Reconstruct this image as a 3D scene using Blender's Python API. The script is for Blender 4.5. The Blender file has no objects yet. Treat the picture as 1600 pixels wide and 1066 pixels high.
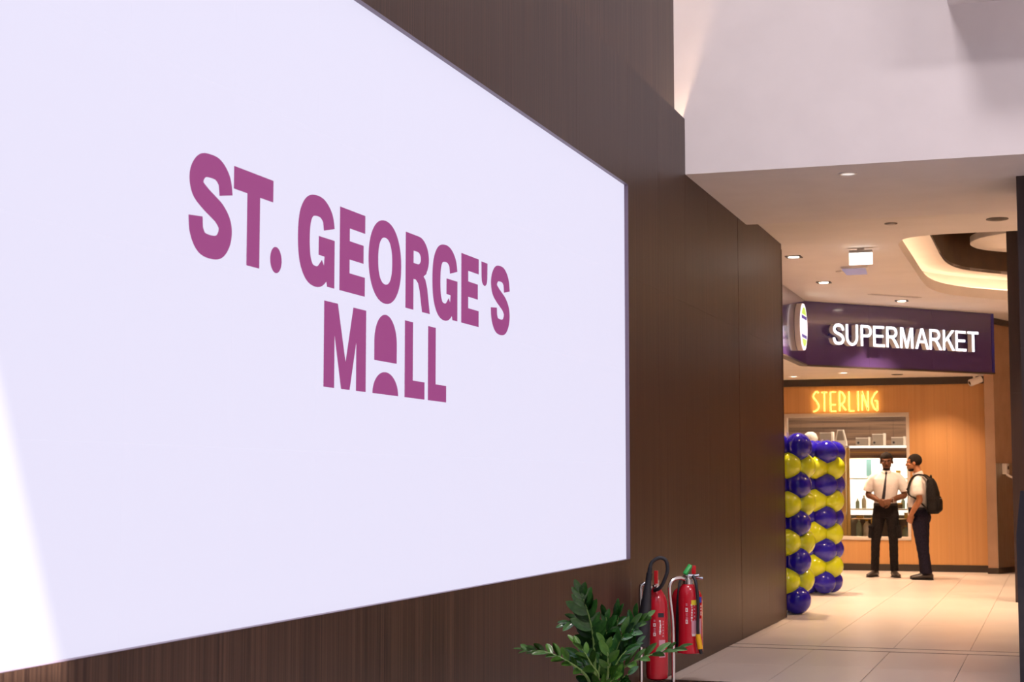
import bpy, bmesh, math, random
from mathutils import Vector, Matrix, Quaternion
from mathutils.bvhtree import BVHTree
random.seed(7)
S = bpy.context.scene
COL = S.collection
PI = math.pi
R = math.radians

# ------------------------------------------------------------------ camera, world, sun, exposure
cam_d = bpy.data.cameras.new('camera'); cam = bpy.data.objects.new('camera', cam_d); COL.objects.link(cam)
YAW, TILT = R(18.46), R(4.93)
fw = Vector((-math.sin(YAW)*math.cos(TILT), math.cos(YAW)*math.cos(TILT), math.sin(TILT)))
rt = Vector((math.cos(YAW), math.sin(YAW), 0)); up = rt.cross(fw)
CAM = Vector((2.608, 0, 1.35))
cam.matrix_world = Matrix(((rt.x, up.x, -fw.x, CAM.x), (rt.y, up.y, -fw.y, CAM.y), (rt.z, up.z, -fw.z, CAM.z), (0, 0, 0, 1)))
cam_d.sensor_width = 36; cam_d.lens = 2547.7/1600*36; cam_d.clip_start = .05; cam_d.clip_end = 200
cam_d.dof.use_dof = True; cam_d.dof.focus_distance = 8.5; cam_d.dof.aperture_fstop = 7.1
S.camera = cam
S.view_settings.view_transform = 'Standard'; S.view_settings.look = 'None'
S.view_settings.exposure = 0.0; S.view_settings.gamma = 1; S.view_settings.use_curve_mapping = False
S.cycles.max_bounces = 10; S.cycles.diffuse_bounces = 6; S.cycles.glossy_bounces = 4
S.cycles.sample_clamp_indirect = 6.0

W = bpy.data.worlds.new('sky'); S.world = W; W.use_nodes = True
wn = W.node_tree.nodes; wl = W.node_tree.links
sky = wn.new('ShaderNodeTexSky'); sky.sky_type = 'NISHITA'; sky.sun_disc = False
sky.sun_elevation = R(54); sky.sun_rotation = R(123); sky.air_density = 1.0; sky.dust_density = 2.0
wl.new(sky.outputs[0], wn['Background'].inputs[0]); wn['Background'].inputs[1].default_value = 0.26

def light(name, kind, loc, power, color, parent=None, direction=(0, 0, -1), **kw):
    d = bpy.data.lights.new(name, kind); d.energy = power; d.color = color
    for k, v in kw.items(): setattr(d, k, v)
    o = bpy.data.objects.new(name, d); COL.objects.link(o); o.location = loc
    o.rotation_mode = 'QUATERNION'; o.rotation_quaternion = Vector(direction).to_track_quat('-Z', 'Y')
    if parent: o.parent = parent
    return o
light('sun', 'SUN', (5, -5, 20), 30.0, (1, .93, .82), direction=(-5, 3.27, -8.17), angle=R(.53))
WARM = (1, .66, .42)
NEUT = (1, .88, .90)
# unseen area lamps added under the atrium roof to brighten the white wall
light('atrium_fill_light', 'AREA', (.9, 7.2, 8.9), 275, NEUT, shape='RECTANGLE', size=1.4, size_y=1.4)
light('atrium_fill_light', 'AREA', (6.2, 3.4, 8.9), 450, NEUT, shape='RECTANGLE', size=4, size_y=1.4)

# ------------------------------------------------------------------ materials
def mat(name, color=(.8, .8, .8), rough=.5, metal=0, emit=None, estr=1, spec=.5, trans=0, coat=0, sss=0):
    m = bpy.data.materials.new(name); m.use_nodes = True
    b = m.node_tree.nodes['Principled BSDF']; i = b.inputs
    i['Base Color'].default_value = (*color, 1); i['Roughness'].default_value = rough; i['Metallic'].default_value = metal
    i['Specular IOR Level'].default_value = spec; i['Transmission Weight'].default_value = trans
    i['Coat Weight'].default_value = coat; i['Coat Roughness'].default_value = .06
    if emit: i['Emission Color'].default_value = (*emit, 1); i['Emission Strength'].default_value = estr
    if sss: i['Subsurface Weight'].default_value = sss; i['Subsurface Radius'].default_value = (.05, .05, .02)
    return m
def noisy(m, scale, c1, c2, stretch=(1, 1, 1), detail=4, lo=.35, hi=.65, bump=0, coord='Object', rough=None):
    nt = m.node_tree; n = nt.nodes; l = nt.links; b = n['Principled BSDF']
    tc = n.new('ShaderNodeTexCoord'); mp = n.new('ShaderNodeMapping'); mp.inputs['Scale'].default_value = stretch
    nz = n.new('ShaderNodeTexNoise'); nz.inputs['Scale'].default_value = scale; nz.inputs['Detail'].default_value = detail
    cr = n.new('ShaderNodeValToRGB'); cr.color_ramp.elements[0].position = lo; cr.color_ramp.elements[1].position = hi
    cr.color_ramp.elements[0].color = (*c1, 1); cr.color_ramp.elements[1].color = (*c2, 1)
    l.new(tc.outputs[coord], mp.inputs[0]); l.new(mp.outputs[0], nz.inputs[0]); l.new(nz.outputs[0], cr.inputs[0]); l.new(cr.outputs[0], b.inputs['Base Color'])
    if bump:
        bp = n.new('ShaderNodeBump'); bp.inputs['Strength'].default_value = bump; bp.inputs['Distance'].default_value = .002
        l.new(nz.outputs[0], bp.inputs['Height']); l.new(bp.outputs[0], b.inputs['Normal'])
    if rough:
        mr = n.new('ShaderNodeMapRange'); mr.inputs[3].default_value = rough[0]; mr.inputs[4].default_value = rough[1]
        l.new(nz.outputs[0], mr.inputs[0]); l.new(mr.outputs[0], b.inputs['Roughness'])
    return m
def veneer(name, dark, mid, lite, rough, fine=170, coat=0, spec=.5):
    """vertical-grain wood veneer: fine straight streaks over broad slow bands"""
    m = mat(name, mid, rough, coat=coat, spec=spec); nt = m.node_tree; n = nt.nodes; l = nt.links; b = n['Principled BSDF']
    tc = n.new('ShaderNodeTexCoord')
    def band(scale, st, lo, hi):
        mp = n.new('ShaderNodeMapping'); mp.inputs['Scale'].default_value = st
        nz = n.new('ShaderNodeTexNoise'); nz.inputs['Scale'].default_value = scale; nz.inputs['Detail'].default_value = 3
        mr = n.new('ShaderNodeMapRange'); mr.inputs[1].default_value = lo; mr.inputs[2].default_value = hi
        l.new(tc.outputs['Object'], mp.inputs[0]); l.new(mp.outputs[0], nz.inputs[0]); l.new(nz.outputs[0], mr.inputs[0]); return mr
    f = band(fine, (1, 1, .006), .32, .68); s = band(9, (1, 1, .03), .3, .7)
    m1 = n.new('ShaderNodeMix'); m1.data_type = 'RGBA'; m1.inputs[6].default_value = (*dark, 1); m1.inputs[7].default_value = (*lite, 1)
    l.new(f.outputs[0], m1.inputs[0])
    m2 = n.new('ShaderNodeMix'); m2.data_type = 'RGBA'; m2.inputs[7].default_value = (*mid, 1)
    mm = n.new('ShaderNodeMath'); mm.operation = 'MULTIPLY'; mm.inputs[1].default_value = .6
    l.new(s.outputs[0], mm.inputs[0]); l.new(mm.outputs[0], m2.inputs[0]); l.new(m1.outputs[2], m2.inputs[6]); l.new(m2.outputs[2], b.inputs['Base Color'])
    bp = n.new('ShaderNodeBump'); bp.inputs['Strength'].default_value = .15; bp.inputs['Distance'].default_value = .001
    l.new(f.outputs[0], bp.inputs['Height']); l.new(bp.outputs[0], b.inputs['Normal'])
    return m
M = {}
M['wenge'] = veneer('wenge_veneer', (.014, .0065, .006), (.036, .018, .013), (.092, .049, .033), .40, fine=95, spec=.25)
M['wenge_far'] = veneer('dark_column_veneer', (.022, .012, .011), (.03, .017, .016), (.045, .026, .024), .4)
M['oak'] = veneer('oak_veneer', (.50, .255, .09), (.56, .29, .105), (.60, .325, .125), .42, fine=22)
M['black_gap'] = mat('joint_shadow_backing', (.012, .009, .008), .9)
M['white_wall'] = noisy(mat('white_paint', (.8, .8, .8), .75), 3, (.82, .79, .80), (.85, .82, .83))
M['ceiling'] = noisy(mat('ceiling_paint', (.8, .78, .76), .8), 2, (.83, .80, .78), (.87, .84, .82))
M['tile'] = noisy(mat('floor_tile', (.5, .45, .4), .32, spec=.45), 1.6, (.60, .54, .495), (.70, .635, .58), stretch=(1, .35, 1), detail=7, rough=(.22, .42))
M['grout'] = mat('grout', (.36, .31, .27), .9)
M['purple'] = mat('purple_gloss_panel', (.066, .040, .165), .14, spec=.6, coat=.5)
M['reveal'] = mat('screen_reveal', (.16, .12, .17), .4)
M['led'] = mat('led_screen_white', (.06, .06, .06), .6, emit=(.765, .74, .925), estr=1.0, spec=.2)
M['led_ink'] = mat('led_screen_plum', (.05, .03, .04), .6, emit=(.30, .045, .205), estr=1.0, spec=.2)
M['chrome'] = mat('chrome', (.82, .80, .80), .14, 1)
M['steel'] = noisy(mat('brushed_steel', (.5, .47, .42), .32, .9), 60, (.40, .36, .30), (.52, .48, .42), stretch=(1, 1, .05))
M['red'] = mat('red_lacquer', (.50, .008, .022), .22, coat=.4)
M['red2'] = mat('red_lever', (.60, .01, .015), .35)
M['black'] = mat('black_rubber', (.013, .013, .018), .45)
M['black_gloss'] = mat('black_gloss', (.012, .012, .02), .12, coat=.3)
M['yellow'] = mat('yellow_plastic', (.80, .42, .01), .4)
M['label_yellow'] = mat('yellow_label', (.75, .58, .03), .5)
M['label_blue'] = mat('blue_label', (.03, .06, .5), .5)
M['label_black'] = mat('black_label', (.02, .02, .03), .5)
M['label_pink'] = mat('pale_print', (.62, .30, .38), .5)
M['label_white'] = mat('white_print', (.80, .70, .72), .5)
M['green_lever'] = mat('green_lever', (.02, .38, .07), .4)
M['leaf'] = noisy(mat('leaf_gloss', (.03, .14, .03), .16, spec=.6, coat=.4), 14, (.012, .075, .018), (.06, .21, .035), detail=3)
M['leaf_young'] = noisy(mat('leaf_young', (.1, .25, .03), .25, spec=.6), 14, (.05, .17, .022), (.13, .30, .04), detail=3)
M['stem'] = noisy(mat('plant_stem', (.16, .30, .06), .4), 25, (.11, .22, .045), (.22, .36, .09))
M['pot'] = noisy(mat('pot_ceramic', (.5, .48, .46), .5), 8, (.30, .28, .27), (.38, .36, .35))
M['soil'] = noisy(mat('soil', (.04, .03, .02), .95), 60, (.02, .013, .009), (.06, .04, .025))
M['bal_blue'] = mat('blue_latex', (.012, .006, .36), .12, coat=.3, spec=.4)
M['bal_yellow'] = mat('yellow_latex', (.60, .70, .010), .16, coat=.5, sss=.25)
M['shirt'] = noisy(mat('white_shirt_cloth', (.8, .75, .75), .8), 120, (.74, .70, .69), (.82, .78, .77))
M['trouser_black'] = noisy(mat('black_trouser_cloth', (.015, .012, .012), .9, spec=.15), 60, (.010, .008, .009), (.020, .016, .016))
M['trouser_navy'] = noisy(mat('navy_trouser_cloth', (.014, .012, .026), .9, spec=.15), 60, (.009, .008, .018), (.018, .015, .032))
M['tie'] = mat('black_tie_cloth', (.015, .011, .02), .6)
M['shoe'] = mat('black_shoe_leather', (.035, .025, .022), .4)
M['skin_dark'] = noisy(mat('dark_brown_skin', (.13, .055, .03), .62, sss=.05, spec=.22), 22, (.125, .05, .026), (.16, .068, .036))
M['skin_tan'] = noisy(mat('tan_skin', (.36, .15, .075), .6, sss=.05, spec=.25), 22, (.34, .14, .066), (.41, .18, .09))
M['hair'] = noisy(mat('black_hair', (.012, .008, .007), .8, spec=.15), 130, (.008, .006, .005), (.025, .017, .014), bump=.5)
M['eye'] = mat('eye_white', (.42, .36, .32), .3)
M['iris'] = mat('iris_dark', (.01, .006, .004), .2)
M['lip'] = mat('lip', (.16, .06, .045), .45)
M['lip2'] = mat('lip_tan', (.36, .12, .08), .45)
M['bag'] = noisy(mat('black_nylon', (.014, .011, .011), .8, spec=.15), 80, (.008, .007, .007), (.022, .018, .017))
M['watch'] = mat('watch_silver', (.75, .72, .7), .25, 1)
M['brass'] = mat('brushed_brass', (.62, .42, .13), .3, .75)
M['window_frame'] = mat('window_frame_paint', (.66, .58, .50), .5)
M['glass'] = mat('clear_glass', (1, 1, 1), .02, trans=1); M['glass'].node_tree.nodes['Principled BSDF'].inputs['IOR'].default_value = 1.12
M['shelf_glass'] = mat('shelf_glass', (.85, .82, .6), .15, spec=.6)
M['lightbox'] = mat('vitrine_light_panel', (.8, .8, .78), .6, emit=(1, .93, .82), estr=1.15)
M['striped'] = mat('striped_board', (.2, .12, .07), .5)
def striped():
    m = M['striped']; n = m.node_tree.nodes; l = m.node_tree.links; b = n['Principled BSDF']
    tc = n.new('ShaderNodeTexCoord'); mp = n.new('ShaderNodeMapping'); mp.inputs['Scale'].default_value = (.6, .6, 22)
    nz = n.new('ShaderNodeTexNoise'); nz.inputs['Scale'].default_value = 1.0; nz.inputs['Detail'].default_value = 2
    cr = n.new('ShaderNodeValToRGB'); e = cr.color_ramp.elements
    e[0].position = .35; e[0].color = (.12, .065, .04, 1); e[1].position = .62; e[1].color = (.34, .20, .12, 1)
    l.new(tc.outputs['Object'], mp.inputs[0]); l.new(mp.outputs[0], nz.inputs[0]); l.new(nz.outputs[0], cr.inputs[0]); l.new(cr.outputs[0], b.inputs['Base Color'])
striped()
M['greybox'] = mat('grey_card', (.34, .29, .25), .6)
M['whitebox'] = mat('white_card', (.85, .80, .74), .5)
M['teal'] = mat('teal_card', (.18, .36, .38), .5)
M['gold'] = mat('gold_product', (.70, .48, .12), .3, .5)
M['cream'] = mat('cream_product', (.78, .72, .58), .5)
M['jade'] = mat('pale_green_glass', (.45, .55, .42), .25)
M['neon'] = mat('warm_neon', (.9, .7, .4), .4, emit=(1, .66, .16), estr=4.2)
M['neon_core'] = mat('neon_letter_core', (.25, .13, .05), .5)
M['sign_face'] = mat('lit_sign_face', (.9, .9, .9), .4, emit=(.86, .88, 1), estr=2.6)
M['sign_side'] = mat('sign_return', (.80, .76, .74), .5)
M['sign_blue'] = mat('sign_dark_blue', (.02, .02, .25), .4)
M['disc_face'] = mat('lit_disc_face', (.9, .9, .9), .4, emit=(.90, .90, 1), estr=1.3)
M['disc_green'] = mat('lit_disc_green', (.4, .7, .1), .4, emit=(.55, .75, .12), estr=.9)
M['disc_purple'] = mat('lit_disc_purple', (.1, .05, .3), .4, emit=(.10, .06, .30), estr=.8)
M['exit'] = mat('lit_exit_panel', (.9, .9, .9), .4, emit=(1, .97, .90), estr=3.2)
M['grey_plastic'] = mat('grey_plastic', (.50, .46, .43), .5)
M['white_plastic'] = mat('white_plastic', (.82, .78, .74), .4)
M['acrylic'] = mat('blueish_acrylic', (.62, .64, .85), .12, trans=.35, emit=(.55, .56, .85), estr=.12)  # faint glow set into the acrylic, which is no lamp
M['lens'] = mat('downlight_lens', (.9, .9, .9), .3, emit=(1, .88, .70), estr=9)
M['lens_dim'] = mat('downlight_dim_lens', (.8, .8, .8), .3, emit=(1, .97, .95), estr=.7)
M['cove'] = mat('cove_led', (.9, .8, .7), .4, emit=(1, .64, .38), estr=9.5)
M['wall_cove'] = mat('wall_cove_led', (.9, .8, .7), .4, emit=(1, .66, .42), estr=45)
M['dark_trim'] = mat('dark_bronze_trim', (.035, .024, .018), .5)
M['bronze'] = noisy(mat('bronze_coffer_lining', (.10, .06, .025), .55), 5, (.055, .030, .014), (.085, .047, .020))
M['pillar'] = noisy(mat('tan_pillar_paint', (.42, .27, .17), .55), 3, (.38, .235, .15), (.44, .28, .18))

# ------------------------------------------------------------------ builders
class B:
    def __init__(s): s.bm = bmesh.new()
    def box(s, x0, x1, y0, y1, z0, z1, bev=0, seg=2, mtx=None):
        t = bmesh.new() if bev else s.bm
        r = bmesh.ops.create_cube(t, size=1)
        mm = Matrix.Translation(((x0+x1)/2, (y0+y1)/2, (z0+z1)/2)) @ Matrix.Diagonal((x1-x0, y1-y0, z1-z0, 1))
        if mtx is not None and not bev: mm = mtx @ mm
        bmesh.ops.transform(t, matrix=mm, verts=r['verts'])
        if bev:
            bmesh.ops.bevel(t, geom=t.edges[:], offset=bev, segments=seg, profile=.5, affect='EDGES')
            s.merge(t, mtx)
        return s
    def merge(s, t, mtx=None):
        vm = {}
        for v in t.verts: vm[v] = s.bm.verts.new(mtx @ v.co if mtx is not None else v.co)
        for f in t.faces:
            try: s.bm.faces.new([vm[v] for v in f.verts])
            except ValueError: pass
        t.free()
    def prism(s, poly, z0, z1, mtx=None):
        a = [Vector((x, y, z0)) for x, y in poly]; b = [Vector((x, y, z1)) for x, y in poly]
        if mtx is not None: a = [mtx @ v for v in a]; b = [mtx @ v for v in b]
        a = [s.bm.verts.new(v) for v in a]; b = [s.bm.verts.new(v) for v in b]; n = len(a)
        s.bm.faces.new(a[::-1]); s.bm.faces.new(b)
        for i in range(n): s.bm.faces.new((a[i], a[(i+1) % n], b[(i+1) % n], b[i]))
        return s
    def rings(s, rings, cap=True):
        rv = [[s.bm.verts.new(p) for p in r] for r in rings]; n = len(rv[0])
        for a, b in zip(rv, rv[1:]):
            for i in range(n): s.bm.faces.new((a[i], a[(i+1) % n], b[(i+1) % n], b[i]))
        if cap: s.bm.faces.new(rv[0][::-1]); s.bm.faces.new(rv[-1])
        return s
    def tube(s, pts, r, n=10, flat=1.0, ref=None, cap=True):
        pts = [Vector(p) for p in pts]; k = len(pts)
        rr = r if isinstance(r, (list, tuple)) else [r]*k
        out = []; prev = Vector(ref) if ref else None
        for i in range(k):
            t = (pts[min(i+1, k-1)]-pts[max(i-1, 0)]).normalized()
            if prev is None: prev = Vector((1, 0, 0)) if abs(t.x) < .9 else Vector((0, 1, 0))
            u = (prev - t*prev.dot(t)).normalized(); v = t.cross(u); prev = u
            out.append([pts[i]+(u*math.cos(2*PI*j/n)+v*math.sin(2*PI*j/n)*flat)*rr[i] for j in range(n)])
        return s.rings(out, cap)
    def lathe(s, prof, n=20, mtx=None):
        out = []
        for r, z in prof:
            ring = [Vector((max(r, .0004)*math.cos(2*PI*j/n), max(r, .0004)*math.sin(2*PI*j/n), z)) for j in range(n)]
            out.append([mtx @ p for p in ring] if mtx is not None else ring)
        return s.rings(out)
    def ell(s, c, rad, rot=None, u=16, v=12):
        r = bmesh.ops.create_uvsphere(s.bm, u_segments=u, v_segments=v, radius=1)
        mm = Matrix.Translation(c) @ (rot.to_4x4() if rot is not None else Matrix()) @ Matrix.Diagonal((*rad, 1))
        bmesh.ops.transform(s.bm, matrix=mm, verts=r['verts']); return s
    def mesh(s, name, angle=38, smooth=True):
        bmesh.ops.recalc_face_normals(s.bm, faces=s.bm.faces[:])
        me = bpy.data.meshes.new(name); s.bm.to_mesh(me); s.bm.free()
        if smooth:
            me.polygons.foreach_set('use_smooth', [True]*len(me.polygons)); me.set_sharp_from_angle(angle=R(angle))
        return me
    def obj(s, name, m, parent=None, angle=38, smooth=True, **kw):
        return link(name, s.mesh(name, angle, smooth), m, parent, **kw)
def link(name, me, m, parent=None, label=None, kind=None, loc=None, rot=None):
    if isinstance(m, str): m = M[m]
    if m is not None and not me.materials: me.materials.append(m)
    o = bpy.data.objects.new(name, me); COL.objects.link(o)
    if parent: o.parent = parent
    if label: o['label'] = label
    if kind: o['kind'] = kind
    if loc: o.location = loc
    if rot: o.rotation_euler = rot
    return o
def thing(name, label, cat, loc=(0, 0, 0), rz=0, group=None):
    o = bpy.data.objects.new(name, None); COL.objects.link(o); o.empty_display_size = .1
    o.location = loc; o.rotation_euler = (0, 0, rz); tag(o, label, cat, group); return o
def tag(o, label, cat, group=None):
    o['label'] = label; o['category'] = cat
    if group: o['group'] = group
    return o
def struct(name, b, m, **kw):
    o = b.obj(name, m, **kw); o['kind'] = 'structure'; return o
def cr(pts, n=8, closed=False):
    """Catmull-Rom resample"""
    P = [Vector(p) for p in pts]; out = []; k = len(P)
    for i in range(k if closed else k-1):
        a, b, c, d = (P[(i-1) % k], P[i], P[(i+1) % k], P[(i+2) % k]) if closed else (P[max(i-1, 0)], P[i], P[i+1], P[min(i+2, k-1)])
        for j in range(n):
            t = j/n; out.append(.5*((2*b)+(c-a)*t+(2*a-5*b+4*c-d)*t*t+(3*b-a-3*c+d)*t**3))
    if not closed: out.append(P[-1])
    return out
def remesh(b, vox, smooth=4):
    me = b.mesh('tmp', smooth=False); o = bpy.data.objects.new('tmp', me); COL.objects.link(o)
    m = o.modifiers.new('r', 'REMESH'); m.mode = 'VOXEL'; m.voxel_size = vox; m.use_smooth_shade = True
    if smooth:
        q = o.modifiers.new('s', 'SMOOTH'); q.iterations = smooth; q.factor = .5
    dg = bpy.context.evaluated_depsgraph_get(); out = bpy.data.meshes.new_from_object(o.evaluated_get(dg))
    bpy.data.objects.remove(o); bpy.data.meshes.remove(me)
    out.polygons.foreach_set('use_smooth', [True]*len(out.polygons)); return out
def filled(polys, depth, res=1):
    """2D outlines (even-odd filled) -> extruded mesh in local XY, front face at z=depth"""
    cu = bpy.data.curves.new('tmp', 'CURVE'); cu.dimensions = '2D'; cu.fill_mode = 'BOTH'; cu.extrude = depth/2
    for p in polys:
        sp = cu.splines.new('POLY'); sp.points.add(len(p)-1); sp.use_cyclic_u = True
        for q, pt in zip(p, sp.points): pt.co = (q[0], q[1], 0, 1)
    o = bpy.data.objects.new('tmp', cu); COL.objects.link(o)
    dg = bpy.context.evaluated_depsgraph_get(); me = bpy.data.meshes.new_from_object(o.evaluated_get(dg))
    bpy.data.objects.remove(o); bpy.data.curves.remove(cu)
    me.transform(Matrix.Translation((0, 0, depth/2))); return me
def text_mesh(txt, depth):
    cu = bpy.data.curves.new('tmp', 'FONT'); cu.body = txt; cu.extrude = depth/2; cu.resolution_u = 4
    o = bpy.data.objects.new('tmp', cu); COL.objects.link(o)
    dg = bpy.context.evaluated_depsgraph_get(); me = bpy.data.meshes.new_from_object(o.evaluated_get(dg))
    bpy.data.objects.remove(o); bpy.data.curves.remove(cu)
    me.transform(Matrix.Translation((0, 0, depth/2))); return me

# ------------------------------------------------------------------ the setting
XE = 10.0
SY0, SY1, SZ0, SZ1 = 2.25, 10.20, .857, 3.28            # opening of the LED screen in the left wall
LEDGE, BZ, CZ, WEND = 4.087, 3.66, 3.757, 16.45
# left wall: dark backing slab, veneer panels as parts
b = B()
b.box(-.32, -.10, -9, WEND, 0, 9)
wall_left = struct('wall_left', b, 'black_gap'); b = B()
b.box(-.10, -.02, -9, SY0, 0, 3.955); b.box(-.10, -.02, SY1, 11.94, 0, 3.955); b.box(-.10, -.02, 11.94, WEND-.01, 0, 3.75)
b.box(-.10, -.02, SY0, SY1, 0, SZ0-.01); b.box(-.10, -.02, SY0, SY1, SZ1+.01, 3.955)
b.obj('backing_board', 'black_gap', wall_left)
def panel(y0, y1, z0, z1, g=.0007, x0=-.02, x1=0.0, g1=None):
    B().box(x0, x1, y0+g, y1-(g1 if g1 is not None else g), z0+g, z1-g).obj('panel', 'wenge', wall_left)
for y0, y1 in ((-9, -4.2), (-4.2, -.6), (-.6, SY0)): panel(y0, y1, 0, LEDGE)
ys = [SY0, 3.0, 4.2, 5.4, 6.6, 7.8, 9.0, SY1]
for y0, y1 in zip(ys, ys[1:]):
    panel(y0, y1, 0, SZ0); panel(y0, y1, SZ1, LEDGE)
for y0, y1 in ((SY1, 11.04), (11.04, 11.905)):
    panel(y0, y1, 0, 2.68); panel(y0, y1, 2.68, LEDGE)
panel(11.905, 11.94, 2.68, LEDGE); panel(11.905, 12.76, 0, 2.68); panel(11.94, 12.76, 2.68, BZ)
panel(12.76, 14.06, 0, 2.68, g1=.006); panel(12.76, 14.06, 2.68, BZ, g1=.006)
panel(14.066, 15.47, 0, 2.68); panel(14.066, 15.47, 2.68, CZ); panel(15.47, WEND, 0, 2.68); panel(15.47, WEND, 2.68, CZ)
for y0, y1 in ((-9, -3), (-3, 1.2), (1.2, 5.4), (5.4, 9.0), (9.0, 11.94)):
    B().box(-.10, -.08, y0+.0007, y1-.0007, 3.957, 9).obj('upper_panel', 'wenge', wall_left)
struct('trim_1', B().box(-.32, .004, WEND-.012, WEND+.012, 0, 3.70), 'wenge')
struct('wall_shop_side', B().box(-4, -.33, 16.25, 16.44, 0, CZ), 'white_wall')
# white beam wall over the opening
b = B(); b.box(.0005, XE, 11.94, 14.49, BZ, 9); b.box(-.0795, .0005, 11.94, 14.49, LEDGE, 9)
wall_front = struct('wall_front', b, 'white_wall')
b = B(); b.box(1.945, 4.6, 11.1, 11.94, 4.785, 5.5)
struct('trim_2', b, 'white_wall')
struct('wall_front_right', B().box(6.3, XE, 11.94, 12.3, 0, BZ), 'white_wall')
struct('wall_right', B().box(XE, XE+.2, -9, 12.3, 0, 9), 'white_wall')
struct('wall_back_atrium', B().box(-.3, XE+.2, -9.2, -9, 0, 9), 'white_wall')
b = B()                                                   # atrium roof with a rectangular skylight
b.box(5.09, XE+.2, -9, 14.5, 9, 9.15); b.box(-.3, .6, -9, 14.5, 9, 9.15); b.box(.6, 5.09, .67, 14.5, 9, 9.15); b.box(.6, 5, -9, -8, 9, 9.15)
struct('ceiling_atrium', b, 'white_wall')

# floor: base, plain slabs out of view, and porcelain tiles as parts
floor = struct('floor', B().box(-4, XE+.2, -9, 27, -.2, -.010), 'grout')
b = B(); b.box(2.5, XE, -9, 27, -.010, 0); b.box(0, 2.5, -9, 9.80, -.010, 0); b.box(-4, -1.702, 16.45, 27, -.010, 0); b.box(-1.702, 2.5, 25.57, 27, -.010, 0)
b.obj('border_slab', 'tile', floor)
rows = [(13.40-1.2*k-1.2, 13.40-1.2*k) for k in range(3)] + [(13.70, 14.77)] + [(14.77+1.2*k, 14.77+1.2*(k+1)) for k in range(9)]
xs = [-1.7, -1.1, -.5, .1, .7, 1.3, 1.9, 2.5]
tmesh = {}
def tile(x0, x1, y0, y1, g=.0018):
    key = (round(x1-x0, 3), round(y1-y0, 3))
    if key not in tmesh:
        me = B().box(g, x1-x0-g, g, y1-y0-g, -.010, 0, bev=.0012, seg=1).mesh('tile'); me.materials.append(M['tile']); tmesh[key] = me
    return link('tile', tmesh[key], None, floor, loc=(x0, y0, random.uniform(-.0003, 0)))
for y0, y1 in rows:
    for x0, x1 in zip(xs, xs[1:]):
        if y1 < WEND+.3 and x1 <= .1: continue
        if y1 < WEND and x0 < .2 and x0 > 0: tile(0.0, x0, y0, y1)
        tile(x0, x1, y0, y1)
B().box(0, 2.5, 13.431, 13.669, -.010, 0).obj('threshold_strip', 'tile', floor)
for y in (13.403, 13.672): B().box(0, 2.5, y, y+.025, -.010, .0006).obj('metal_inlay', 'dark_trim', floor)

# corridor ceiling with coffer opening
def off(poly, d):
    n = len(poly); out = []
    for i in range(n):
        a, c = Vector(poly[i-1]), Vector(poly[(i+1) % n]); t = (c-a).normalized(); out.append(Vector(poly[i])+Vector((t.y, -t.x))*d)
    return [(v.x, v.y) for v in out]
raw = [(2.4, 16.29), (1.62, 16.29), (1.30, 16.40), (1.15, 16.72), (1.12, 17.3), (1.118, 18.6), (1.118, 20.1), (1.145, 20.8), (1.24, 21.35), (1.42, 21.78), (1.70, 22.16), (2.015, 22.52), (2.6, 23.16), (3.2, 23.72), (3.6, 23.86), (3.86, 23.55), (3.95, 22.9), (3.95, 21), (3.95, 18), (3.92, 16.8), (3.7, 16.38), (3.2, 16.29)]
hole = [(v.x, v.y) for v in cr([(x, y, 0) for x, y in raw], 5, True)]
area = sum(hole[i-1][0]*hole[i][1]-hole[i][0]*hole[i-1][1] for i in range(len(hole)))
sg = -1 if area > 0 else 1                                  # off(.., +d) must shrink the outline
inset = lambda d: off(hole, d*sg)
def slab(name, polys, z, t, m, **kw):
    me = filled(polys, t); me.transform(Matrix.Translation((0, 0, z))); o = link(name, me, m, **kw); return o
rect = [(-4, 14.49), (6.3, 14.49), (6.3, 27), (-4, 27)]
ceiling = slab('ceiling', [rect, hole], CZ, .13, 'ceiling', kind='structure')
o1, i1 = inset(-.26), inset(.22)
slab('coffer_ceiling', [o1, i1], 4.06, .04, 'ceiling', parent=ceiling)
def wallring(poly, z0, z1): 
    bb = B(); lo = [bb.bm.verts.new((x, y, z0)) for x, y in poly]; hi = [bb.bm.verts.new((x, y, z1)) for x, y in poly]; n = len(poly)
    for i in range(n): bb.bm.faces.new((lo[i], lo[(i+1) % n], hi[(i+1) % n], hi[i]))
    return bb
wallring(o1, CZ+.13, 4.06).obj('cove_wall', 'ceiling', ceiling)
bb = wallring(i1, 4.06, 4.75); bb.obj('recess_lining', 'bronze', ceiling)
slab('recess_cap', [inset(-.1)], 4.75, .05, 'bronze', parent=ceiling)
strip = B().tube([(x, y, CZ+.142) for x, y in inset(-.13)]+[(*inset(-.13)[0], CZ+.142)], .012, 4)
tag(strip.obj('cove_light_strip', 'cove'), 'warm light strip hidden round the coffer lip in the corridor ceiling', 'light')
b = B().box(-.064, -.044, -3, 11.9, 3.957, 3.98)
tag(b.obj('wall_cove_light_strip', 'wall_cove'), 'warm light strip hidden in the ledge above the wall screen', 'light')
# lower soffit behind the sign fascia
slab('ceiling_soffit', [[(-4, 16.46), (-.63, 16.46), (-.63, 21.80), (1.70, 24.36), (1.70, 25.45), (-4, 25.45)]], 2.93, .05, 'ceiling', kind='structure')
struct('wall_corridor_right', B().box(6.3, 6.5, 12.3, 27, 0, CZ), 'pillar')
struct('wall_corridor_end', B().box(1.62, 6.3, 26.8, 27, 0, CZ), 'pillar')
struct('wall_shop_left', B().box(-4.2, -4, 16.25, 27.6, 0, CZ), 'pillar')

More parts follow.
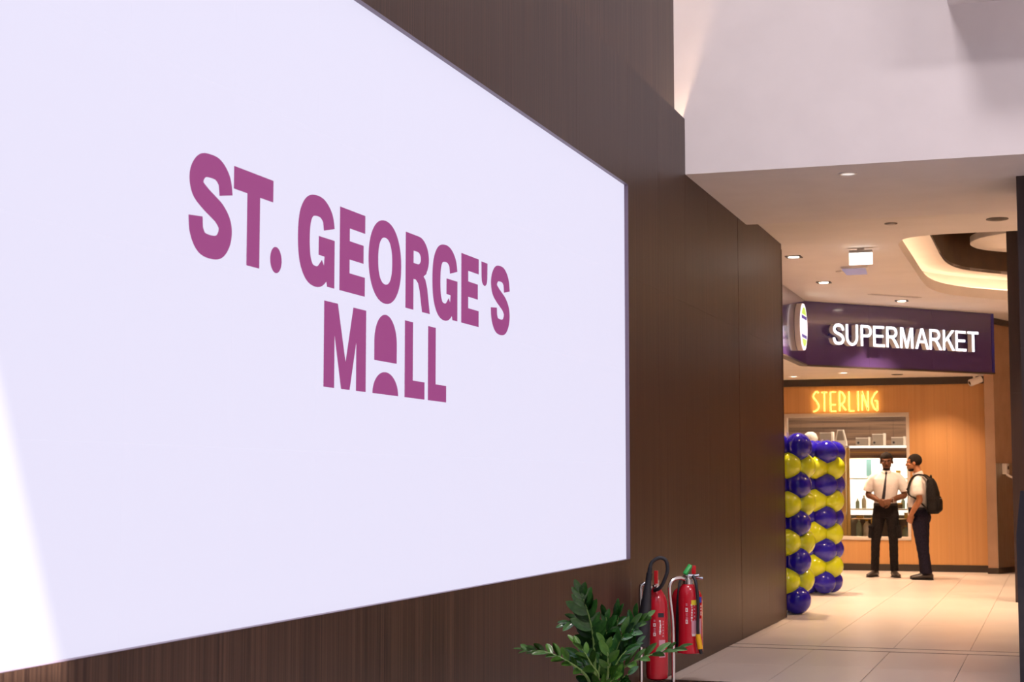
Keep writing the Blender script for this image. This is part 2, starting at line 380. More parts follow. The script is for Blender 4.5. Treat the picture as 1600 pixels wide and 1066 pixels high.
# oak shop wall at the end of the corridor
WY = 25.45; X0, X1, Z0, Z1 = -1.42, .478, .462, 2.400
b = B(); b.box(-4, X0, WY+.02, WY+.14, 0, 3.7); b.box(X1, 1.585, WY+.02, WY+.14, 0, 3.7); b.box(X0, X1, WY+.02, WY+.14, 0, Z0); b.box(X0, X1, WY+.02, WY+.14, Z1, 3.7)
wall_end = struct('wall_end', b, 'black_gap')
def oak(x0, x1, z0, z1, g=.0007): B().box(x0+g, x1-g, WY, WY+.02, z0, z1).obj('panel', 'oak', wall_end)
for x0, x1 in ((-4, -2.6), (-2.6, X0)): oak(x0, x1, .104, 2.82)
for x0, x1 in ((X0, -.79), (-.79, -.16), (-.16, X1)): oak(x0, x1, .104, Z0); oak(x0, x1, Z1, 2.82)
for x0, x1 in ((X1, 1.03), (1.03, 1.585)): oak(x0, x1, .104, 2.82)
struct('baseboard_end', B().box(-4, 1.585, WY-.012, WY+.02, 0, .104), 'dark_trim')
struct('trim_3', B().box(-4, 1.585, WY-.03, WY+.02, 2.82, 2.93), 'dark_trim')
# tan pillar with an angled face
pil = [(1.60, 25.12), (1.737, 25.14), (2.21, 26.5), (1.60, 26.5)]
pillar = struct('wall_pillar', B().prism(pil, 0, CZ), 'pillar')
d = Vector((2.21-1.737, 26.5-25.14)).normalized(); nn = Vector((d.y, -d.x))
c0 = Vector((1.737, 25.14))
def face_poly(a, e, t): return [tuple(c0+d*a), tuple(c0+d*e), tuple(c0+d*e+nn*t), tuple(c0+d*a+nn*t)]
B().prism(face_poly(.0, 1.4, .006), .09, 1.62).obj('steel_cladding', 'steel', pillar)
struct('baseboard_pillar', B().prism([(1.59, 25.105), (1.745, 25.125), (2.23, 26.5), (1.59, 26.5)], 0, .085), 'dark_trim')
struct('trim_4', B().prism([(1.755, 24.9), (2.3, 26.5), (1.75, 26.5)], CZ-.07, CZ-.001), 'dark_trim')
# dark veneer columns
def column(n, x0, x1, y0, y1, z1):
    c = struct('column_%d' % n, B().box(x0+.01, x1-.01, y0+.01, y1-.01, 0, z1), 'black_gap')
    xm = (x0+x1)/2
    for u0, u1 in ((x0, xm), (xm, x1)):
        B().box(u0+.001, u1-.001, y0, y0+.012, .0, 2.35).obj('panel', 'wenge_far', c); B().box(u0+.001, u1-.001, y0, y0+.012, 2.352, z1).obj('panel', 'wenge_far', c)
        B().box(u0+.001, u1-.001, y1-.012, y1, .0, z1).obj('panel', 'wenge_far', c)
    B().box(x0, x0+.012, y0+.013, y1-.013, 0, z1).obj('panel', 'wenge_far', c); B().box(x1-.012, x1, y0+.013, y1-.013, 0, z1).obj('panel', 'wenge_far', c)
column(1, 2.366, 3.4, 12.8, 13.7, BZ); column(2, 2.118, 2.62, 19.3, 19.75, 4.74)

# shop window and the room behind it
win = thing('window_1', '', ''); 
for k in ('label', 'category'): del win[k]
win['kind'] = 'structure'
fwid = .045
b = B(); b.box(X0, X1, WY-.012, WY+.14, Z0, Z0+.055, bev=.004); b.box(X0, X1, WY-.012, WY+.14, Z1-fwid-.015, Z1, bev=.004)
b.box(X0, X0+fwid, WY-.012, WY+.14, Z0+.055, Z1-fwid-.015); b.box(X1-fwid, X1, WY-.012, WY+.14, Z0+.055, Z1-fwid-.015)
b.obj('frame', 'window_frame', win)
B().box(X0+fwid, X1-fwid, WY+.05, WY+.056, Z0+.055, Z1-.06).obj('pane', 'glass', win)
IY = 27.35
b = B(); b.box(-2.2, 1.58, IY, IY+.1, 0, 2.9)
wall_shop = struct('wall_shop_back', b, 'black_gap')
for k in range(10):
    x = -2.2+.378*k; B().box(x+.002, x+.376, IY-.015, IY, 1.0, 2.85).obj('board', 'striped', wall_shop)
struct('floor_shop_display', B().box(-2.2, 1.58, WY+.14, IY-.016, .36, Z0), 'window_frame')
struct('ceiling_shop', B().box(-2.2, 1.58, WY+.14, IY-.016, 2.62, 2.7), 'ceiling')
struct('wall_shop_right', B().box(1.0, 1.05, WY+.14, IY-.016, Z0, 2.62), 'white_wall')
light('shop_fill_light', 'AREA', (-.4, 26.3, 2.6), 26, (1, .80, .60), shape='RECTANGLE', size=2.4, size_y=.5)  # added area lamp without a fixture, lightens the window interior

# ------------------------------------------------------------------ LED wall screen with its lettering (an actual flat screen image)
scr = thing('led_screen', 'huge lit LED wall screen reading ST. GEORGE\'S MALL in plum letters', 'screen', (-.026, (SY0+SY1)/2, SZ0))
cy = (SY0+SY1)/2
def sbox(name, m, *a, **kw): return B().box(*a).obj(name, m, scr, **kw)
# recessed surround: four thin reveal strips
sbox('reveal_strip', 'reveal', .000, .0265, SY1-cy-.001, SY1-cy, 0, SZ1-SZ0)
sbox('reveal_strip', 'reveal', .000, .0265, SY0-cy, SY0-cy+.001, 0, SZ1-SZ0)
sbox('reveal_strip', 'reveal', .000, .0265, SY0-cy, SY1-cy, SZ1-SZ0-.001, SZ1-SZ0)
sbox('reveal_strip', 'reveal', .000, .0265, SY0-cy, SY1-cy, 0, .001)
nx, nz = 12, 4; w = (SY1-SY0)/nx; h = (SZ1-SZ0)/nz
me = B().box(-.02, 0, 0, w-.0003, 0, h-.0003).mesh('display_panel'); me.materials.append(M['led'])
for i in range(nx):
    for j in range(nz): link('display_panel', me, None, scr, loc=(0, SY0-cy+i*w, j*h))
def arcpts(cx, cz, rx, rz, a0, a1, n=20, e=1.0):
    out = []
    for i in range(n+1):
        a = R(a0+(a1-a0)*i/n); c, s_ = math.cos(a), math.sin(a)
        out.append((cx+rx*math.copysign(abs(c)**e, c), cz+rz*math.copysign(abs(s_)**e, s_)))
    return out
def stroke(center, hx, hz):
    L, Rr = [], []; n = len(center)
    for i in range(n):
        a, c = center[max(i-1, 0)], center[min(i+1, n-1)]; tx, tz = c[0]-a[0], c[1]-a[1]; q = math.hypot(tx, tz) or 1; nx_, nz_ = -tz/q, tx/q
        L.append((center[i][0]+nx_*hx, center[i][1]+nz_*hz)); Rr.append((center[i][0]-nx_*hx, center[i][1]-nz_*hz))
    return L+Rr[::-1]
def boxp(x0, x1, z0, z1): return [(x0, z0), (x1, z0), (x1, z1), (x0, z1)]
BL, CP = 2.093, 2.422
letters = []
def S_(x0, x1):
    w_, z0, z1 = x1-x0, 2.083, 2.430; h_ = z1-z0
    u = [(.845, .655), (.80, .79), (.665, .872), (.5, .888), (.30, .865), (.175, .76), (.20, .64), (.36, .565), (.52, .515), (.70, .455), (.825, .36), (.82, .24), (.70, .138), (.5, .112), (.30, .135), (.185, .235), (.16, .37)]
    p = [(x0+v.x*w_, z0+v.y*h_) for v in cr([(a, c, 0) for a, c in u], 6)]
    return [stroke(p, .155*w_, .113*h_)]
def G_(x0, x1):
    w_, z0, z1 = x1-x0, 2.082, 2.430; h_ = z1-z0; cx, cz = x0+.49*w_, (z0+z1)/2
    u = [(.845, .67), (.80, .79), (.665, .872), (.49, .888), (.31, .85), (.19, .72), (.155, .5), (.19, .28), (.30, .15), (.45, .112), (.60, .13), (.74, .22)]
    p = [(x0+v.x*w_, z0+v.y*h_) for v in cr([(a, c, 0) for a, c in u], 6)]
    spur = [(x0+.555*w_, 2.278), (x1, 2.279), (x1, 2.093), (x0+.80*w_, 2.093), (x0+.76*w_, 2.125), (x0+.70*w_, 2.16), (x0+.72*w_, 2.206), (x0+.555*w_, 2.206)]
    return [stroke(p, .155*w_, .113*h_)], [spur]
def E_(x0, x1, m):
    return [(x0, BL), (x1, BL), (x1, 2.170), (x0+.094, 2.170), (x0+.094, 2.225), (m, 2.225), (m, 2.298), (x0+.094, 2.298), (x0+.094, 2.349), (x1, 2.349), (x1, CP), (x0, CP)]
letters += [[S_(4.598, 4.893)], [[[(4.901, CP), (4.901, 2.344), (4.999, 2.344), (4.999, BL), (5.094, BL), (5.094, 2.344), (5.195, 2.344), (5.195, CP)]]],
            [[arcpts(5.222, 2.140, .045, .047, 0, 351, 39)]], list(map(list, G_(5.398, 5.720))), [[E_(5.768, 6.013, 5.998)]],
            [[arcpts(6.223, 2.2605, .174, .174, 0, 352, 44, .93), arcpts(6.223, 2.265, .075, .098, 0, 352, 44, .85)]]]
rb = [(6.447, BL), (6.537, BL), (6.537, 2.228), (6.565, 2.228), (6.592, 2.215), (6.610, 2.185), (6.640, BL), (6.733, BL), (6.700, 2.205), (6.678, 2.240), (6.655, 2.252), (6.690, 2.268)] + arcpts(6.600, 2.332, .120, .090, -40, 90, 12) + [(6.447, CP)]
rh = [(6.537, 2.298), (6.537, 2.352)] + arcpts(6.588, 2.325, .036, .027, 90, -90, 10)
letters += [[[rb, rh]], list(map(list, G_(6.764, 7.085))), [[E_(7.138, 7.380, 7.368)]],
            [[[(7.420, 2.418), (7.508, 2.418), (7.506, 2.345)] + arcpts(7.464, 2.335, .040, .032, 0, -180, 10) + [(7.422, 2.345)]]], [S_(7.558, 7.853)]]
b2, c2 = 1.709, 2.038
letters += [[[[(5.631, b2), (5.727, b2), (5.727, 1.915), (5.792, b2), (5.872, b2), (5.934, 1.905), (5.934, b2), (6.029, b2), (6.029, c2), (5.903, c2), (5.832, 1.815), (5.755, c2), (5.631, c2)]]],
            [[[(6.115, 1.845)] + [(6.353, 1.845)] + arcpts(6.234, 1.925, .119, .116, 0, 180, 24)]],
            [[[(6.099, b2), (6.371, b2)] + arcpts(6.235, b2, .136, .093, 2, 178, 22)]],
            [[[(6.443, b2), (6.673, b2), (6.673, 1.785), (6.535, 1.785), (6.535, c2), (6.443, c2)]]],
            [[[(6.715, b2), (6.942, b2), (6.942, 1.784), (6.808, 1.784), (6.808, c2), (6.715, c2)]]]]
mtx = Matrix(((0, 0, 1, 0), (1, 0, 0, -cy), (0, 1, 0, -SZ0), (0, 0, 0, 1)))
for gl in letters:
    bm = bmesh.new()
    for k, polys in enumerate(gl):
        t = filled(polys, .0006+.00005*k); bm.from_mesh(t); bpy.data.meshes.remove(t)
    me = bpy.data.meshes.new('letter'); bm.to_mesh(me); bm.free(); me.transform(mtx); link('letter', me, 'led_ink', scr)

# ------------------------------------------------------------------ purple sign fascia over the supermarket entrance
FA, FB = Vector((-.549, 21.77, 0)), Vector((1.753, 24.285, 0)); fu = (FB-FA).normalized(); fn = Vector((fu.y, -fu.x, 0)); FL = (FB-FA).length
fas = thing('sign_fascia', 'glossy purple fascia board carrying the white supermarket letters', 'fascia', (FA.x, FA.y, 2.885))
fm = Matrix.Translation((0, 0, 0)) @ Matrix(((fu.x, fn.x, 0, 0), (fu.y, fn.y, 0, 0), (0, 0, 1, 0), (0, 0, 0, 1)))   # local: x along, y outward
FH = CZ-2.885-.002
for u0, u1 in ((0, 1.12), (1.12, 2.28), (2.28, FL)):
    B().box(u0+.0012, u1-.0012, -.06, 0, .02, FH, mtx=fm).obj('panel', 'purple', fas)
for y0, y1 in ((-4.6, -2.9), (-2.9, -1.45), (-1.45, .0)):
    B().box(-.06, .019, y0+.0012, y1-.0012, .02, FH).obj('panel', 'purple', fas)
B().box(-.01, FL+.05, -.075, .012, 0, .019, mtx=fm).obj('bottom_trim', 'dark_trim', fas)
B().box(-.07, .03, -4.6, .01, 0, .019).obj('bottom_trim', 'dark_trim', fas)
B().box(FL+.001, FL+.05, -.07, .005, .019, FH, mtx=fm).obj('end_trim', 'sign_blue', fas)
# channel letters
sign = thing('supermarket_sign', 'lit white channel letters reading SUPERMARKET on the purple fascia', 'sign', (FA.x, FA.y, 2.885))
U0, U1, ZB, ZT = .372, 3.020, 3.178, 3.461; STAND, DEEP = .045, .085
def arial(c):
    """sans-serif capital outlines, cap height 1: outlines (even-odd) and advance"""
    k = .122; q = .115
    if c == 'S':
        u = [(.86, .70), (.80, .84), (.64, .92), (.46, .935), (.26, .90), (.135, .76), (.18, .64), (.34, .56), (.56, .50), (.76, .41), (.86, .27), (.78, .13), (.60, .07), (.42, .065), (.22, .11), (.12, .24), (.095, .33)]
        return [stroke([(v.x*.78, v.y) for v in cr([(a, z, 0) for a, z in u], 6)], .064, .064)], .80
    if c == 'U':
        o = [(0, 1), (0, .40)] + arcpts(.38, .39, .38, .405, 180, 360, 18) + [(.76, 1), (.76-k, 1), (.76-k, .40)] + arcpts(.38, .39, .38-k, .405-q, 360, 180, 18) + [(k, 1)]
        return [o], .90
    if c in 'PR':
        bx = .42; rr = .285 if c == 'P' else .27; cz_ = 1-rr; x1 = .70
        o = [(0, 0), (0, 1), (bx, 1)] + arcpts(bx, cz_, x1-bx, rr, 90, -90, 16)
        if c == 'R': o = [(0, 0), (0, 1), (bx, 1)] + arcpts(bx, cz_, .30, rr, 90, -78, 16) + [(.56, .40), (.66, .28), (.83, 0), (.665, 0), (.52, .23), (.40, .40), (.32, .44), (k, .44), (k, 0)]
        else: o += [(k, 1-2*rr), (k, 0)]
        hh = [(k, 1-q), (bx, 1-q)] + arcpts(bx, cz_, x1-bx-k if c == 'P' else .165, rr-q, 90, -90, 12) + [(k, 1-2*rr+q)]
        return [o, hh], (.76 if c == 'P' else .87)
    if c == 'E': return [[(0, 0), (0, 1), (.70, 1), (.70, 1-q), (k, 1-q), (k, .57), (.65, .57), (.65, .57-q), (k, .57-q), (k, q), (.73, q), (.73, 0)]], .80
    if c == 'M': return [[(0, 0), (0, 1), (.19, 1), (.43, .24), (.67, 1), (.86, 1), (.86, 0), (.735, 0), (.735, .80), (.49, 0), (.37, 0), (.125, .80), (.125, 0)]], .985
    if c == 'A': return [[(0, 0), (.375, 1), (.535, 1), (.91, 0), (.765, 0), (.66, .30), (.25, .30), (.145, 0)], [(.29, .415), (.62, .415), (.455, .875)]], .92
    if c == 'K': return [[(0, 0), (0, 1), (k, 1), (k, .52), (.60, 1), (.785, 1), (.375, .61), (.80, 0), (.635, 0), (.285, .525), (k, .385), (k, 0)]], .82
    if c == 'T': return [[(.305, 0), (.305, 1-q), (0, 1-q), (0, 1), (.745, 1), (.745, 1-q), (.44, 1-q), (.44, 0)]], .745
tot = 0; plan = []
for ch in 'SUPERMARKET':
    if ch == 'A' : tot -= .03
    pol, adv = arial(ch); plan.append((pol, tot)); tot += adv+.06
tot -= .06; sx = (U1-U0)/tot; sz = ZT-ZB
for pol, x in plan:
    for nm, m, y0, dep in (('letter_return', 'sign_side', STAND, DEEP), ('letter_face', 'sign_face', STAND+DEEP, .006)):
        t = filled([[(U0+(a+x)*sx, ZB-2.885+z*sz) for a, z in p] for p in pol], dep)
        t.transform(Matrix(((1, 0, 0, 0), (0, 0, 1, y0), (0, 1, 0, 0), (0, 0, 0, 1)))); t.transform(fm); t.flip_normals(); link(nm, t, m, sign)
B().box(U0+.02, U1-.03, .001, STAND, ZB-2.885+.13, ZB-2.885+.15, mtx=fm).obj('mounting_rail', 'sign_blue', sign)
# round light box on the side fascia
dc = Vector((-.529, 21.05, 3.338)); disc = thing('round_sign', 'round white light box sign standing out from the side of the purple fascia', 'sign', dc)
rx = Matrix.Rotation(PI/2, 4, 'Y')
B().lathe([(.300, 0), (.306, .004), (.306, .070), (.300, .074), (.285, .074)], 40, rx).obj('rim', 'sign_side', disc)
B().lathe([(.300, .074), (.300, .080), (.26, .081)], 40, rx).obj('face', 'disc_face', disc)
def seg(name, a0, a1, m, r0=.0):
    t = filled([arcpts(0, 0, .255, .255, a0, a1, 16)], .003); t.transform(Matrix(((0, 0, 1, .0812), (1, 0, 0, 0), (0, 1, 0, 0), (0, 0, 0, 1)))); link(name, t, m, disc)
seg('green_field', 38, 142, 'disc_green'); seg('green_field', 218, 322, 'disc_green')
for z0, z1 in ((.10, .145), (-.145, -.10)): B().box(.0815, .0845, -.21, .21, z0, z1).obj('bar', 'disc_purple', disc)

# warm art-deco neon letters over the shop window
neon = thing('shop_sign', 'glowing warm neon letters reading STERLING above the shop window', 'sign', (-.474, WY-.002, 2.432))
NW, NH = .99, .305
G = {'S': ([[(.95, .93), (.80, 1.0), (.45, .98), (.08, .80), (.25, .66), (.80, .42), (.98, .25), (.80, .10), (.40, .02), (.05, .0)]], .092),
     'T': ([[(0, .97), (1, .97)], [(.5, .97), (.5, 0)]], .092),
     'E': ([[(.95, .98), (.08, .98), (.08, .0), (.95, .0)], [(.08, .33), (.88, .33)]], .10),
     'R': ([[(.06, 0), (.06, 1.0), (.45, .95), (.85, .72), (.70, .45), (.12, .30)], [(.35, .34), (.98, .03)]], .105),
     'L': ([[(.08, 1), (.08, 0), (.98, 0)]], .09), 'I': ([[(.5, 1), (.5, 0)]], .03),
     'N': ([[(.05, 0), (.05, 1), (.95, 0), (.95, 1)]], .10), 'G': ([[(.95, .98), (.55, .85), (.14, .58), (.12, .42), (.45, .10), (.92, 0), (.92, .50), (.55, .50)]], .105)}
xcur = 0; tot = sum(G[c][1] for c in 'STERLING'); gap = (NW-tot)/7
for c in 'STERLING':
    st, wd = G[c]; bb = B(); bc = B()
    for s_ in st:
        p = [(-NW/2+xcur+a*wd, z*NH) for a, z in s_]
        if c in 'SG': p = [(v.x, v.y) for v in cr([(a, z, 0) for a, z in p], 4)] if c == 'S' else p
        for q0, q1 in zip(p, p[1:]):
            bb.tube([(q0[0], -.016, q0[1]), (q1[0], -.016, q1[1])], .0105, 6); bc.tube([(q0[0], -.030, q0[1]), (q1[0], -.030, q1[1])], .006, 6)
    o = bb.obj('letter', 'neon', neon); bc.obj('letter_core', 'neon_core', o); xcur += wd+gap
light('neon_glow', 'AREA', (0, -.06, .15), 1.6, (1, .62, .2), neon, direction=(0, 1, 0), shape='RECTANGLE', size=1.0, size_y=.3)

# ------------------------------------------------------------------ lamps and fittings on the ceilings
def square_downlight(x, y, label, power):
    t = thing('downlight', label, 'light', (x, y, CZ), group='square ceiling downlights')
    b = B()
    for a in ((-.085, .085, -.085, -.062), (-.085, .085, .062, .085), (-.085, -.062, -.062, .062), (.062, .085, -.062, .062)): b.box(*a, -.008, 0)
    b.obj('trim', 'dark_trim', t); B().lathe([(.056, -.010), (.050, -.004), (.03, -.001)], 20).obj('lens', 'lens', t)
    light('downlight_beam', 'SPOT', (0, 0, -.03), power, WARM, t, spot_size=R(100), spot_blend=.7, shadow_soft_size=.05)
def round_downlight(x, y, z, label, power, lens='lens', r=.085, group='round soffit downlights'):
    t = thing('downlight', label, 'light', (x, y, z), group=group)
    B().lathe([(r, -.001), (r, -.008), (r*.78, -.010), (r*.72, -.003)], 24).obj('trim', 'white_plastic' if lens != 'dark' else 'dark_trim', t)
    B().lathe([(r*.72, -.004), (r*.5, -.006), (0, -.007)], 20).obj('lens', 'lens' if lens == 'lens' else 'lens_dim' if lens == 'dim' else 'grey_plastic', t)
    if power: light('downlight_beam', 'SPOT', (0, 0, -.04), power, WARM, t, spot_size=R(110), spot_blend=.8, shadow_soft_size=.05)
square_downlight(-.02, 17.42, 'square lit downlight beside the end of the dark wood wall', 540)
square_downlight(-.02, 19.80, 'square lit downlight below and beyond the hanging exit sign', 720)
square_downlight(.69, 22.17, 'square lit downlight above the word SUPERMARKET close to the fascia', 560)
round_downlight(-1.125, 24.56, 2.93, 'round lit downlight in the low soffit above the shop sign, nearest the wood wall end', 250)
round_downlight(-.306, 23.95, 2.93, 'round lit downlight in the low soffit just under the word SUPERMARKET', 250)
round_downlight(.395, 24.60, 2.93, 'unlit dark-rimmed downlight in the low soffit above the neon shop sign', 0, 'dark')
round_downlight(1.171, 12.285, BZ, 'lone small round lamp in the grey beam soffit', 14, 'dim', .07, None)
for x, y, p in ((.9, 24.75, 210), ): light('soffit_fill_spot', 'SPOT', (x, y, 2.92), p, WARM, spot_size=R(110), spot_blend=.8, shadow_soft_size=.06)  # added spot with no fitting, fills the oak wall
for x, y, p in ((3.2, 17.6, 700), (4.9, 21.5, 700), (4.8, 18.2, 650), (.75, 15.3, 50)):  # extra spots without fixtures, added to lift the corridor brightness
    light('corridor_fill_spot', 'SPOT', (x, y, CZ-.03 if y < 16.3 or x > 4 else 4.05 if x > 2 else CZ-.03), p, WARM, spot_size=R(115), spot_blend=.8, shadow_soft_size=.06)
t = thing('exit_sign', 'hanging emergency light box with a blank glowing white panel', 'sign', (.735, 17.0, CZ))
B().box(-.035, .035, -.02, .02, -.022, 0).obj('bracket', 'grey_plastic', t)
B().box(-.118, .118, -.028, .028, -.050, -.022, bev=.003).obj('housing', 'grey_plastic', t)
B().box(-.118, .118, -.010, .010, -.172, -.050, bev=.003).obj('lit_panel', 'exit', t)
t = thing('acrylic_sign', 'blueish clear acrylic blade hanging behind the glowing exit sign', 'sign', (.50, 18.45, CZ))
B().box(-.15, .15, -.03, .03, -.022, 0, bev=.003).obj('holder', 'white_plastic', t)
B().prism([(-.145, -.022), (.125, -.022), (.145, -.095), (-.085, -.095)], -.004, .004, Matrix(((1, 0, 0, 0), (0, 0, 1, 0), (0, 1, 0, 0), (0, 0, 0, 1)))).obj('blade', 'acrylic', t)
def puck(name, x, y, z, r, label, cat, m='white_plastic', ring='grey_plastic'):
    t = thing(name, label, cat, (x, y, z))
    B().lathe([(r, 0), (r, -.006), (r*.85, -.009)], 24).obj('base', ring, t); B().lathe([(r*.7, -.008), (r*.62, -.014), (r*.3, -.016)], 20).obj('cap', m, t)
puck('smoke_detector', .30, 18.82, CZ, .055, 'small white smoke detector on the ceiling by the exit sign', 'detector')
puck('ceiling_speaker', 2.141, 15.48, CZ, .10, 'dark round ceiling speaker beside the black column', 'speaker', 'dark_trim', 'dark_trim')
puck('ceiling_sensor', 1.189, 15.44, CZ, .06, 'small brown ceiling sensor between the beam and the exit sign', 'sensor', 'grey_plastic', 'dark_trim')
t = thing('ceiling_vent', 'thin slot air vent in the ceiling just before the purple fascia', 'vent', (.66, 21.55, CZ), R(47))
B().box(-.42, .42, -.045, -.012, -.006, 0).obj('slot', 'grey_plastic', t); B().box(-.42, .42, .012, .045, -.006, 0).obj('slot', 'grey_plastic', t)
t = thing('security_camera', 'white bullet camera hung under the end of the purple fascia', 'camera', (1.47, 25.0, 2.93))
B().lathe([(.05, -.0), (.05, -.02), (.02, -.03)], 16).obj('mount', 'white_plastic', t)
B().tube([(0, 0, -.02), (0, -.02, -.07)], .018, 10).obj('arm', 'white_plastic', t)
o = B().tube([(.10, .03, -.07), (.095, .028, -.07), (-.06, -.06, -.13), (-.065, -.063, -.132)], [.03, .048, .052, .042], 16).obj('body', 'white_plastic', t)
B().tube([(-.063, -.062, -.131), (-.067, -.064, -.133)], .03, 14).obj('lens', 'black_gloss', o)
o = B().lathe([(.455*2.13, 0), (.46*2.13, .008), (.46*2.13, .085), (.45*2.13, .09)], 72).obj('ceiling_disc', 'ceiling'); o.location = (2.62, 21.0, 4.30)
tag(o, 'round white panel hung inside the dark oval ceiling recess', 'panel')
t = B().tube([(0, 0, .09), (0, 0, .45)], .03, 10).obj('hanger', 'dark_trim', o)
# hand sanitizer on the pillar
t = thing('sanitizer_dispenser', 'white hand sanitizer dispenser on the metal clad pillar', 'dispenser', (*(c0+d*.28+nn*.006), 1.52), math.atan2(d.y, d.x))
B().box(-.055, .055, -.075, 0, -.06, .10, bev=.012).obj('body', 'white_plastic', t)
B().box(-.028, .028, -.079, -.074, .01, .06).obj('front_window', 'label_black', t)
B().tube([(0, -.05, -.06), (.0, -.09, -.09), (.05, -.15, -.12)], [.02, .018, .014], 10).obj('nozzle_arm', 'white_plastic', t)
# black kiosk cabinet at the corridor edge
t = thing('kiosk', 'black gloss freestanding kiosk with a sloped shoulder beside the dark column', 'kiosk', (2.62, 11.5, 0))
mz = Matrix(((1, 0, 0, 0), (0, 0, 1, 0), (0, 1, 0, 0), (0, 0, 0, 1)))
B().prism([(-.284, .03), (-.284, 1.0), (-.252, 1.29), (.25, 1.29), (.284, 1.0), (.284, .03)], -.2, .2, mz).obj('cabinet', 'black_gloss', t)
B().box(-.25, .25, -.17, .17, 0, .03).obj('plinth', 'black', t); B().box(-.2, .2, -.206, -.2, .55, 1.15).obj('display', 'label_black', t)

# ------------------------------------------------------------------ balloon columns (each tied together: balloons are parts)
def balloon_mesh():
    prof = [(0, -.158)]
    for i in range(1, 17):
        a = -PI/2+PI*i/16; r_ = .147*math.cos(a); z = .147*math.sin(a)
        if z < 0: z *= 1.0+.10*(1-math.cos(a)); 
        prof.append((max(r_, 0), z))
    b = B().lathe(prof, 24); b.lathe([(.006, -.150), (.006, -.165), (.013, -.176)], 8)
    return b.mesh('balloon', 60)
bmb, bmy = balloon_mesh(), None
bmb.materials.append(M['bal_blue']); bmy = bmb.copy(); bmy.materials.clear(); bmy.materials.append(M['bal_yellow'])
def balloon_column(x, y, lab, lean, rot, sc=1.0):
    t = thing('balloon_column', lab, 'balloon column', (x, y, 0), group='balloon columns by the supermarket entrance')
    B().tube([(0, 0, 0), (lean, 0, 1.86)], .012, 8).obj('pole', 'white_plastic', t); B().lathe([(.12, 0), (.12, .012), (.02, .018)], 20).obj('base', 'white_plastic', t)
    for k in range(9):
        z = .150+.1945*k; blue = k % 2 == 0
        for j in range(4):
            a = R(rot)+PI/2*j+(0 if blue else PI/4); rr = .148*sc*random.uniform(.97, 1.03)
            o = link('balloon', bmb if blue else bmy, None, t, label='royal blue balloon' if blue else 'lime yellow balloon')
            dv = Vector((math.cos(a), math.sin(a), random.uniform(-.06, .06))).normalized()
            o.location = (lean*z/1.8+dv.x*rr, dv.y*rr, z+random.uniform(-.006, .006)); o.rotation_mode = 'QUATERNION'
            o.rotation_quaternion = dv.to_track_quat('Z', 'Y'); s_ = (.99 if blue else 1.0)*sc*random.uniform(.97, 1.03); o.scale = (s_, s_, s_)
balloon_column(-.15, 19.95, 'blue and lime balloon column farther from the wood wall, nearer the shop window', .06, -62, .98)
balloon_column(-.085, 16.98, 'blue and lime balloon column tucked against the end of the wood wall', .04, -35, .98)

# ------------------------------------------------------------------ glossy green plant in a pot
PX, PY = .49, 7.62
plant = thing('potted_plant', 'glossy green potted plant with arching stems in front of the wood wall', 'plant', (PX, PY, 0))
B().lathe([(.13, 0), (.14, .005), (.185, .30), (.19, .315), (.175, .315), (.165, .28)], 32).obj('pot', 'pot', plant)
B().lathe([(.168, .272), (.10, .285), (0, .287)], 24).obj('soil', 'soil', plant)
def leaf_mesh(L, wd, name='leaf'):
    bm = bmesh.new(); rows_ = []
    N = 8
    for i in range(N+1):
        t = i/N; hw = wd*(math.sin(PI*min(1, t*.93+.04))**.62)*(1.12-.30*t)
        if i == N: hw = .0008
        zc = -.10*L*t*t; row = []
        for s_ in (-1, -.5, 0, .5, 1): row.append(bm.verts.new((s_*hw, L*t, zc+.28*abs(s_)*hw)))
        rows_.append(row)
    for a, c in zip(rows_, rows_[1:]):
        for i in range(4): bm.faces.new((a[i], a[i+1], c[i+1], c[i]))
    r_ = bmesh.ops.solidify(bm, geom=bm.faces[:], thickness=.0012)
    me = bpy.data.meshes.new(name); bmesh.ops.recalc_face_normals(bm, faces=bm.faces[:]); bm.to_mesh(me); bm.free()
    me.polygons.foreach_set('use_smooth', [True]*len(me.polygons)); return me
leafm = {}
for key, mm in (('d', 'leaf'), ('y', 'leaf_young')):
    for k, (L_, w_) in enumerate(((.106, .0255), (.118, .028), (.094, .0235))):
        me = leaf_mesh(L_, w_); me.materials.append(M[mm]); leafm[key, k] = me
